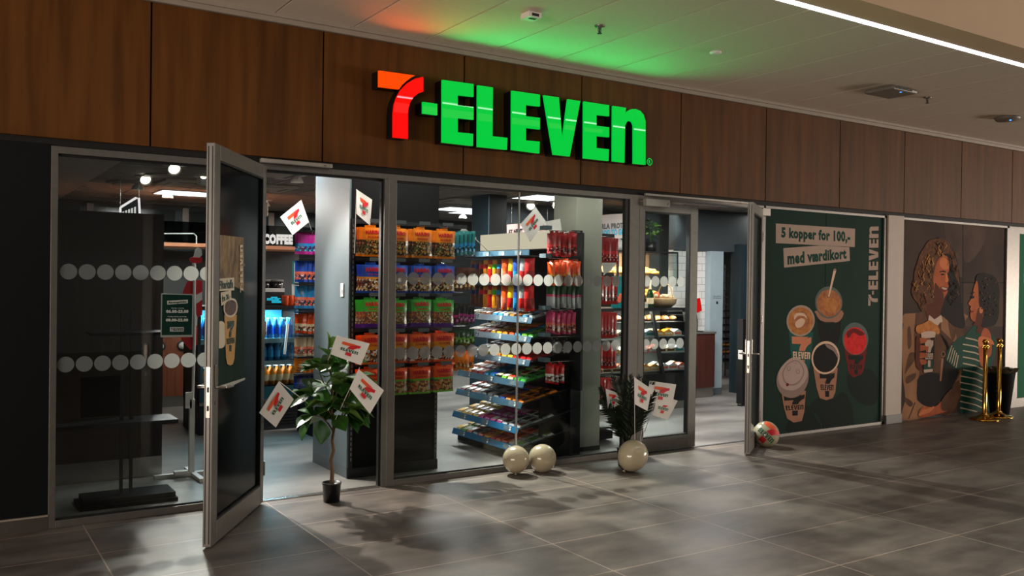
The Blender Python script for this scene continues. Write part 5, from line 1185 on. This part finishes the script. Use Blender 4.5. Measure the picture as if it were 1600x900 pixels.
for i in range(7):
    o = bpy.data.objects.new('drink_can', canm); COL.objects.link(o); o.location = (FY(446, 468, 3.2).x+.058*(i % 4), 3.18+.07*(i//4), tz)
    tag(o, 'orange red drink can on top of the cooler beside the cyan screen', 'can', 'orange red cans on the cooler')
for i, px in enumerate((414, 433)):
    p = FY(px, 440, 3.4); o = thing('coffee_bean_hopper', ('left', 'right')[i]+' dark clear bean hopper above the cooler', 'hopper', (p.x, 3.45, tz))
    MB().lathe([(0, 0), (.05, 0), (.05, .09), (.035, .10), (.075, .2), (.08, .26), (0, .26)], (0,0,0), 18).build('bowl', mat('smoked_plastic', (34, 28, 26), .2, coat=.5), o); MB().lathe([(0, .26), (.085, .26), (.085, .285), (0, .29)], (0,0,0), 18).build('lid', mat('grey_lid', (120, 116, 112), .4), o)
p = FY(478, 452, 3.6); o = thing('globe_lamp', 'white glowing egg shaped lamp beside the snack rack', 'lamp', (p.x, 3.6, tz))
MB().ball((0, 0, .15), (.10, .10, .15), n=20, k=14).build('globe', emis('globe_glow', (255, 236, 214), 1.6), o); MB().lathe([(0, 0), (.05, 0), (.04, .02), (0, .02)], (0,0,0), 16).build('foot', white, o)
o = thing('framed_notice', 'teal framed notice behind the cooler at the left edge of the snack rack', 'notice', FY(470, 427, 4.4)); q = [FY(457, 408, 4.4), FY(492, 408, 4.4), FY(492, 444, 4.4), FY(457, 444, 4.4)]
MB().prism(q, (0, .02, 0)).build('frame', F['teal'], o, world=True); m = MB(); q2 = [q[0]+Vector((.02, -.003, -.02)), q[1]+Vector((-.02, -.003, -.02)), q[2]+Vector((-.02, -.003, .02)), q[3]+Vector((.02, -.003, .02))]; m.poly(q2, 0)
qm = quadmap(q2)
for i in range(7): m.poly([qm(.1, .88-i*.1, .002), qm(.7-.1*(i % 2), .88-i*.1, .002), qm(.7-.1*(i % 2), .84-i*.1, .002), qm(.1, .84-i*.1, .002)], 1)
m.build('sheet', [white, alu_dark], o, world=True)
MB().prism([FY(457, 444, 4.42), FY(492, 444, 4.42), FY(492, 520, 4.42), FY(457, 520, 4.42)], (0, .03, 0)).build('stand', white, o, world=True)

# dark column behind the middle window
struct('wall_column', MB().box((5.70, 3.0, 0), (5.95, 3.4, ZC)).box((5.685, 3.0, 0), (5.70, 3.4, ZC), 1), [mat('column_black', (10, 10, 10), .7, stretch=(30, 30, .3), c2=(18, 17, 16), spec=.15), mat('column_blue', (50, 76, 88), .5, var=.05)], 'dark square column hanging behind the slanted rack', 'column')

def hangsign(label, quad, y, text, tm, name='hanging_sign', col=None, extra=None):
    Q = [FY(p[0], p[1], y) for p in quad]; o = thing(name, label, 'sign', Q[3])
    MB().prism(Q, (0, .012, 0)).build('board', col, o, world=True); m = MB()
    for (t, q, mi) in text: put_text(m, t, [FY(p[0], p[1], y-.004) for p in q], mi, bold=.035, sx=.8)
    m.build('lettering', tm, o, world=True)
    for a in (0, 1): MB().tube([Q[a]*.9+Q[1-a]*.1, Vector(((Q[a]*.9+Q[1-a]*.1).x, y, ZC))], .003, 5).build('wire', chrome, o, world=True)
inkb = mat('ink_black', (24, 20, 20), .5); inkc = mat('ink_cyan', (20, 170, 205), .5)
hangsign('pale pink hanging sign with dark capitals left of the corner flag', [(792, 351), (862, 345), (862, 369), (792, 367)], 3.7, [('ET NEMT', [(795, 359), (817, 357), (817, 364.5), (795, 366)], 0)], [inkb], col=mat('sign_pink', (205, 170, 166), .6))
hangsign('pale hanging sign with black and cyan capitals right of the pillar', [(925, 337), (982, 333), (982, 372), (925, 374)], 2.6, [('ARLA PROTE', [(934, 350), (977, 347.5), (977, 356.5), (934, 359)], 0), ('FOOD TO GO', [(935, 360), (976, 356.5), (976, 367), (935, 370)], 1)], [inkb, inkc], col=mat('sign_pale', (200, 182, 174), .6))

# ================================================================== BAKERY
tilew = tile_mat('white_wall_tiles', .20, .10, 0, 0, (214, 214, 208), (228, 227, 222), (168, 166, 160), .004, .2, offset=.5, vertical=True, roughvar=.03)
struct('wall_tiled', MB().box((8.735, 2.96, 0), (9.37, 3.06, 2.085)), tilew, 'white brick tiled wall behind the bakery counter', 'wall')
bulkm = mat('slate_blue_paint', (62, 70, 74), .6, var=.05, scale=2)
struct('wall_bakery_upper', MB().box((8.735, 2.93, 2.085), (12.6, 3.06, ZC)), bulkm, 'dark slate wall above the bakery and the white passage', 'wall')
struct('wall_bakery_back', MB().box((6.4, 3.9, 0), (10.1, 4.0, ZC)), bulkm, 'dark slate wall behind the bakery shelves', 'wall')
struct('wall_white_panel', MB().box((9.372, 2.86, .1), (9.63, 3.06, 2.085)).box((9.372, 2.862, 0), (9.63, 3.06, .1), 1), [mat('pale_blue_white', (158, 176, 184), .5, var=.03), MATS['grey_kick']], 'pale blue white wall panel with a small notice in the right doorway', 'wall')
o = thing('notice_lettering', 'small dark two line notice on the pale wall panel', 'notice', FY(1121, 463, 2.855)); m = MB()
put_text(m, 'Kun adgang', [FY(1115, 462, 2.857), FY(1126.5, 462, 2.857), FY(1126.5, 463.8, 2.857), FY(1115, 463.8, 2.857)]); put_text(m, 'for personale', [FY(1114.5, 464.8, 2.857), FY(1127, 464.8, 2.857), FY(1127, 466.6, 2.857), FY(1114.5, 466.6, 2.857)]); m.poly([FY(1119, 471, 2.857), FY(1122, 471, 2.857), FY(1122, 475, 2.857), FY(1119, 475, 2.857)]); m.build('lettering', inkb, o, world=True)
struct('wall_post_dark', MB().box((9.93, 2.80, 0), (10.15, 3.0, 2.2)), mat('teal_dark', (40, 56, 64), .5), 'dark teal post at the right of the white passage', 'wall')
wc = thing('wood_counter', 'dark reddish brown side counter with steel kick band in the right doorway', 'counter', (9.1, 2.85, 0))
MB().box((-.35, -.13, .14), (.235, .105, .90)).build('body', mat('mahogany_veneer', (66, 34, 28), .4, c2=(84, 44, 36), scale=4, stretch=(6, 6, .5)), wc); MB().box((-.35, -.12, 0), (.225, .105, .14)).build('kick_band', chrome, wc); MB().box((-.37, -.14, .90), (.25, .105, .93)).build('top', mat('grey_top', (96, 94, 90), .35), wc)
o = thing('price_stand', 'small red and white card holder on the wood counter', 'card holder', (9.06, 2.80, .93)); MB().tube([(0, 0, 0), (.0, 0, .14), (-.02, 0, .25)], .008, 6).box((-.07, -.05, 0), (.07, .05, .012)).build('foot', black, o); MB().prism([(-.10, -.01, .24), (.08, -.01, .30), (.04, -.01, .48), (-.12, -.01, .46)], (0, .01, 0)).build('card', F['red'], o); MB().prism([(-.12, -.012, .46), (.03, -.012, .48), (.0, -.012, .60), (-.12, -.012, .58)], (0, .01, 0)).build('card_top', F['white'], o)
# tray rack in the passage
rkx = FY(1145, 500, 4.2).x; o = thing('tray_rack', 'tall steel tray rack with rolls beyond the right doorway', 'rack', (rkx, 4.2, 0))
for x in (-.34, .34): MB().box((x-.02, -.02, 0), (x+.02, .02, 1.95)).build('upright', chrome, o); MB().box((x-.02, .48, 0), (x+.02, .52, 1.95)).build('upright', chrome, o)
for i in range(14): MB().box((-.33, 0, .3+i*.12), (.33, .5, .312+i*.12)).build('tray', chrome if i > 7 else alu_dark, o)
rollm = mat('bread_crust', (206, 132, 60), .6, c2=(232, 176, 104), scale=18, bump=.3); rollm2 = mat('bread_gold', (222, 150, 60), .5, c2=(240, 186, 100), scale=14, bump=.3); rollm3 = mat('bread_brown', (150, 92, 48), .6, c2=(190, 130, 78), scale=18, bump=.3)
def bread_mesh(name, mt, L=.09, r=.035, curve=0, rings=0):
    m = MB(); n = 10; pts = []; rad = []
    for i in range(n+1):
        t = i/n; a = (t-.5)*curve; pts.append(Vector((L*(t-.5) if not curve else L*math.sin(a)/curve, (L*(1-math.cos(a))/curve if curve else 0), 0)))
        rr_ = r*math.sqrt(max(0, 1-(2*t-1)**2))**.8; rad.append(max(.002, rr_*(1+.12*math.sin(t*PI*rings*2) if rings else 1)))
    m.tube(pts, rad, 10); 
    for i, v in enumerate(m.v): m.v[i] = Vector((v.x, v.y, v.z*.8+r*.8))
    return m.mesh(name, mt)
croi = bread_mesh('croissant', rollm2, .17, .036, 1.7, 3); roll = bread_mesh('bread_roll', rollm, .10, .045); loaf = bread_mesh('loaf', rollm3, .20, .05)
def put(me, name, loc, label, cat, grp, rz=0, ry=0, sc=1):
    o = bpy.data.objects.new(name, me); COL.objects.link(o); o.location = loc; o.rotation_euler = (0, ry, rz); o.scale = (sc, sc, sc); return tag(o, label, cat, grp)
for i in range(5):
    for z, c in ((4, 'upper'), (3, 'lower')): put(roll, 'bread_roll', (rkx-.22+.11*i, 4.32, .3+(z-2)*.12+.014), 'round golden roll on the %s filled tray of the steel rack' % c, 'bread', 'rolls on the %s tray of the rack' % c, sc=1.0)
# bakery wall shelves
bs = thing('bakery_shelf_unit', 'black bakery wall shelves with bread baskets behind the counter', 'shelf', (7.9, 3.4, 0))
sx0, sx1 = 6.6, 9.05
MB().box((sx0, 3.35, 2.04), (sx1+.05, 3.85, 2.07)).build('top_shelf', alu_dark, bs, world=True)
for x in (sx0, 8.02, sx1): MB().box((x, 3.33, .95), (x+.03, 3.36, 2.04)).build('upright', black, bs, world=True)
for z in (1.68, 1.36): MB().box((sx0, 3.34, z), (sx1, 3.80, z+.02)).build('shelf', black, bs, world=True)
MB().box((sx0, 3.82, .9), (sx1, 3.86, 2.04)).build('back_panel', mat('warm_back', (120, 96, 74), .6, var=.1), bs, world=True)
area('bakery_light', (7.85, 3.38, 2.02), (7.85, 3.7, 1.3), 2.3, .08, 26, (1, .84, .64)); area('bakery_light', (7.85, 3.36, 1.66), (7.85, 3.7, 1.2), 2.3, .04, 10, (1, .84, .64))
for z, zn in ((1.70, 'upper'), (1.38, 'lower')):
    for i in range(13):
        for j in range(3):
            me, nm = (croi, 'croissant') if i % 4 != 2 else (roll, 'bread_roll')
            put(me, nm, (sx0+.12+.175*i+random.uniform(-.02, .02), 3.42+.10*j, z+.03+.03*j), 'golden %s on the %s bakery wall shelf, %s' % (nm.replace('_', ' '), zn, 'left part' if i < 5 else 'right part'), 'bread', 'pastries on the %s wall shelf' % zn, random.uniform(-.5, .5), 0, random.uniform(.9, 1.15))
for x, z in ((6.9, 1.56), (7.3, 1.56), (7.6, 1.57), (8.15, 1.57), (8.55, 1.57)):
    put(MB().box((-.07, 0, 0), (.07, .006, .09)).mesh('price_card', [white]), 'price_card', (x, 3.325, z), 'small white price card hanging on the edge of the bakery wall shelf', 'card', 'price cards of the bakery shelf')
o = thing('menu_board', 'row of dim white lettering on the bakery wall shelf', 'sign', (7.8, 3.32, 1.5)); MB().box((-1.1, 0, 0), (.7, .01, .06)).build('board', black, o)
m = MB()
for i in range(22): m.box((-1.08+.08*i, -.002, .015), (-1.03+.08*i, 0, .045))
m.build('lettering', tagw, o)
# potted plant on top and white pot
def smallplant(x, y, z, label, potc, h=.32, n=44, shade=False):
    o = thing('potted_plant', label, 'potted plant', (x, y, z)); MB().lathe([(0, 0), (.075, 0), (.085, .14), (.078, .14), (0, .12)], (0,0,0), 20).build('pot', potc, o)
    m = MB(); ss = MB()
    for i in range(n):
        a = random.uniform(0, 2*PI); t = random.random(); r = .02+.15*t*random.random()**.5; zz = .14+h*random.uniform(.25, 1); P = Vector((r*math.cos(a), r*math.sin(a), zz))
        leaf(m, P, (math.cos(a), math.sin(a), random.uniform(-.2, .6)), random.uniform(.05, .085), random.uniform(-1, 1), 0, 1)
        if i % 4 == 0: ss.tube([(0, 0, .12), (P.x*.4, P.y*.4, .12+(zz-.12)*.6), P], .003, 5)
    m.build('foliage', [leafback, leafm], o); ss.build('stem', leafm, o)
p = FY(1021, 388, 3.55); smallplant(p.x-.05, 3.55, 2.07, 'green bushy plant in a black pot on top of the bakery shelf', potm, .33)
o = thing('vase', 'squat white vase on the shelf right of the long red bags', 'vase', (FY(965, 385, 3.5).x, 3.5, 2.07)); MB().lathe([(0, 0), (.09, 0), (.12, .06), (.10, .12), (.04, .16), (.035, .2), (0, .2)], (0,0,0), 20).build('body', white, o); MB().lathe([(.037, .18), (.04, .2), (.0, .22)], (0,0,0), 14).build('stopper', black, o)

# display counter
dcm = mat('counter_black', (24, 28, 30), .35, var=.06); dc = thing('bakery_counter', 'black glass fronted bakery display counter with slanted posts', 'display counter', (7.5, 2.4, 0))
cx0, cx1, cy = 6.15, 8.34, 2.06; CT = 1.29
MB().box((cx0, cy+.02, .10), (cx1, cy+.75, .46)).build('base', dcm, dc, world=True); MB().box((cx0, cy+.03, 0), (cx1-.02, cy+.75, .10)).build('kick_band', chrome, dc, world=True)
MB().box((cx0, cy+.22, CT-.03), (cx1, cy+.75, CT)).build('top', dcm, dc, world=True); MB().box((cx0, cy+.73, .46), (cx1, cy+.76, CT)).build('back', mat('counter_back', (110, 112, 108), .5), dc, world=True)
for x in (cx0, FY(1033, 540, 2.1).x, cx1-.03): MB().prism([(x, cy, .46), (x, cy+.22, CT-.03), (x, cy+.27, CT-.03), (x, cy+.05, .46)], (.035, 0, 0)).build('slanted_post', dcm, dc, world=True)
MB().prism([(cx0, cy+.005, .46), (cx1, cy+.005, .46), (cx1, cy+.225, CT-.03), (cx0, cy+.225, CT-.03)], (0, .004, 0)).build('front_glass', glass, dc, world=True)
tzs = [.50, .72, .93, 1.11]
for i, z in enumerate(tzs): MB().box((cx0+.04, cy+(.06, .11, .15, .2)[i], z-.012), (cx1-.04, cy+.72, z)).build('shelf', mat('display_shelf', (120, 124, 122), .3) if i < 3 else black, dc, world=True)
area('counter_light', ((cx0+cx1)/2, cy+.30, CT-.05), ((cx0+cx1)/2, cy+.3, .4), 2.0, .08, 15, (1, .9, .78))
for zz, pw in ((1.245, 14), (1.09, 16), (.91, 20), (.70, 15)): area('counter_fill_light', ((cx0+cx1)/2, cy+.30, zz), ((cx0+cx1)/2, cy+.42, .3), 2.0, .05, pw, (1, .95, .88))  # fill lights added under the shelves to brighten the food
for i in range(15):
    for j in range(2): put(loaf if (i+j) % 3 else roll, 'bread_loaf', (cx0+.15+.14*i, cy+.40+.15*j, 1.111+.0*j), 'brown crusty loaf on the top tray inside the bakery counter', 'bread', 'loaves on the top tray', random.uniform(.9, 1.6), 0, random.uniform(.85, 1.1))
def pkg(c1, c2, nm):
    m = MB(); m.prism([(-.07, -.045, 0), (.07, -.045, 0), (.07, -.045, .045), (0, -.045, .075), (-.07, -.045, .045)], (0, .09, 0), 0); m.box((-.055, -.047, .012), (.055, -.045, .038), 1); return m.mesh(nm, [c1, c2])
pks = [(pkg(F['white'], F['salmon'], 'sandwich_pack'), 'white and pink'), (pkg(F['salmon'], F['white'], 'sandwich_pack'), 'pink'), (pkg(F['cream'], F['brown'], 'sandwich_pack'), 'cream'), (pkg(F['silver'], F['teal'], 'sandwich_pack'), 'silver'), (pkg(F['amber'], F['cream'], 'sandwich_pack'), 'amber')]
for s, z in enumerate(tzs[:3]):
    for i in range(13):
        me, cn = pks[(i//2+s*2) % 5]; put(me, 'sandwich_pack', (cx0+.14+.158*i, cy+(.17, .22, .27)[s], z), '%s wrapped food pack on the %s shelf of the bakery counter' % (cn, ('bottom', 'middle', 'upper')[s]), 'food pack', '%s food packs, %s counter shelf' % (cn, ('bottom', 'middle', 'upper')[s]), random.uniform(-.15, .15), 0, 1.1)
        if i % 2 == 0: put(pks[(i+s) % 5][0], 'sandwich_pack', (cx0+.16+.158*i, cy+(.32, .36, .40)[s], z), 'food pack in the rear row on the %s shelf of the bakery counter' % ('bottom', 'middle', 'upper')[s], 'food pack', 'rear food packs %s' % s, random.uniform(-.2, .2), 0, 1.15)
# on the counter
bk = FY(1038, 470, 2.4); o = thing('wicker_basket', 'oval wicker basket with handle on the bakery counter', 'basket', (bk.x, 2.45, CT)); wk = mat('wicker', (176, 140, 96), .7, c2=(206, 172, 126), scale=60, bump=.5)
m = MB().lathe([(0, 0), (.15, 0), (.22, .05), (.235, .11), (.24, .125), (.225, .125), (.2, .06), (0, .02)], (0,0,0), 32)
for i, v in enumerate(m.v): m.v[i] = Vector((v.x, v.y*.62, v.z))
m.build('bowl', wk, o)
MB().tube([(.06+.0*math.cos(a), .14*math.cos(a), .12+.20*math.sin(a)) for a in [PI*i/12 for i in range(13)]], .008, 8).build('handle', wk, o)
m = MB()
for i in range(14): m.ball((random.uniform(-.15, .17), random.uniform(-.07, .07), .125+random.uniform(0, .03)), (.035, .03, .028), n=10, k=6)
m.build('paper_filling', F['cream'], o)
o = thing('fruit', 'orange red fruit lying at the left in the wicker basket', 'fruit', (bk.x-.12, 2.42, CT+.13)); MB().ball((0, 0, .035), .045, n=16, k=10).build('flesh', mat('orange_fruit', (222, 84, 34), .4), o)
bt = FY(1018, 476, 2.35); o = thing('bottle', 'dark green bottle with pale neck left of the wicker basket', 'bottle', (bt.x, 2.38, CT)); MB().lathe([(0, 0), (.045, 0), (.047, .03), (.047, .16), (.03, .22), (.016, .26)], (0,0,0), 18).build('body', mat('green_glass', (18, 52, 22), .15, coat=.6), o); MB().lathe([(.03, .215), (.017, .262), (.015, .36), (0, .362)], (0,0,0), 14).build('foil_neck', F['cream'], o); MB().lathe([(.0478, .05), (.0478, .13)], (0,0,0), 18).build('paper_label', F['cream'], o)
o = thing('card_box', 'small cream card box on the bakery counter left of the bottle', 'box', (FY(1003, 474, 2.4).x, 2.42, CT)); MB().box((-.1, -.05, 0), (.1, .05, .07)).build('box', F['cream'], o); MB().box((-.08, -.052, .02), (.08, -.05, .05)).build('print', F['silver'], o)
mn = FY(971, 460, 2.3); o = thing('menu_stand', 'dark green menu card standing on the counter left of the closed door', 'menu', (mn.x, 2.34, CT)); MB().box((-.12, 0, 0), (.12, .012, .40)).build('card', F['teal'], o); m = MB()
for i in range(6): m.ball((random.uniform(-.03, .07), -.002, random.uniform(.08, .22)), (.03, .003, .03), n=8, k=5)
m.build('picture', F['salmon'], o)
o = thing('oven', 'dark bakery oven with grey top under the tiled wall', 'oven', (8.54, 2.80, 0)); MB().box((-.18, -.12, 0), (.18, .14, 1.22)).build('body', dcm, o); MB().box((-.185, -.14, 1.22), (.185, .14, 1.27)).build('top', mat('grey_top', (1,1,1)), o); MB().box((-.15, -.124, .95), (.15, -.12, 1.15)).build('door_glass', darkpane, o); MB().tube([(-.14, -.15, 1.18), (.14, -.15, 1.18)], .008, 8).box((-.14, -.15, 1.17), (-.125, -.12, 1.19)).box((.125, -.15, 1.17), (.14, -.12, 1.19)).build('handle', chrome, o)
o = thing('glass_screen', 'black framed glass screen standing on the bakery counter', 'screen', (8.35, 3.0, 1.30))
q = [FY(1031, 395, 2.95), FY(1059, 395, 2.95), FY(1059, 447, 2.95), FY(1031, 447, 2.95)]; m = MB()
for a, b in ((0, 1), (1, 2), (3, 0)): m.tube([q[a], q[b]], .012, 4)
m.build('frame', black, o, world=True); MB().prism([q[0], q[1], q[2], q[3]], (0, .004, 0)).build('pane', glass, o, world=True)
# slim dark post stand in the right doorway
bpn = FZ(1158, 634); o = thing('black_stand', 'slim black stand just inside the open right door', 'stand', (bpn.x+.0, bpn.y, 0)); MB().box((-.04, -.05, .03), (.04, .05, 1.15)).build('body', black, o); MB().lathe([(0, 0), (.05, 0), (.05, .03), (0, .03)], (0,0,0), 16).build('foot', alu_dark, o); MB().box((-.05, -.055, .62), (-.04, .02, .74)).build('bracket', white, o)
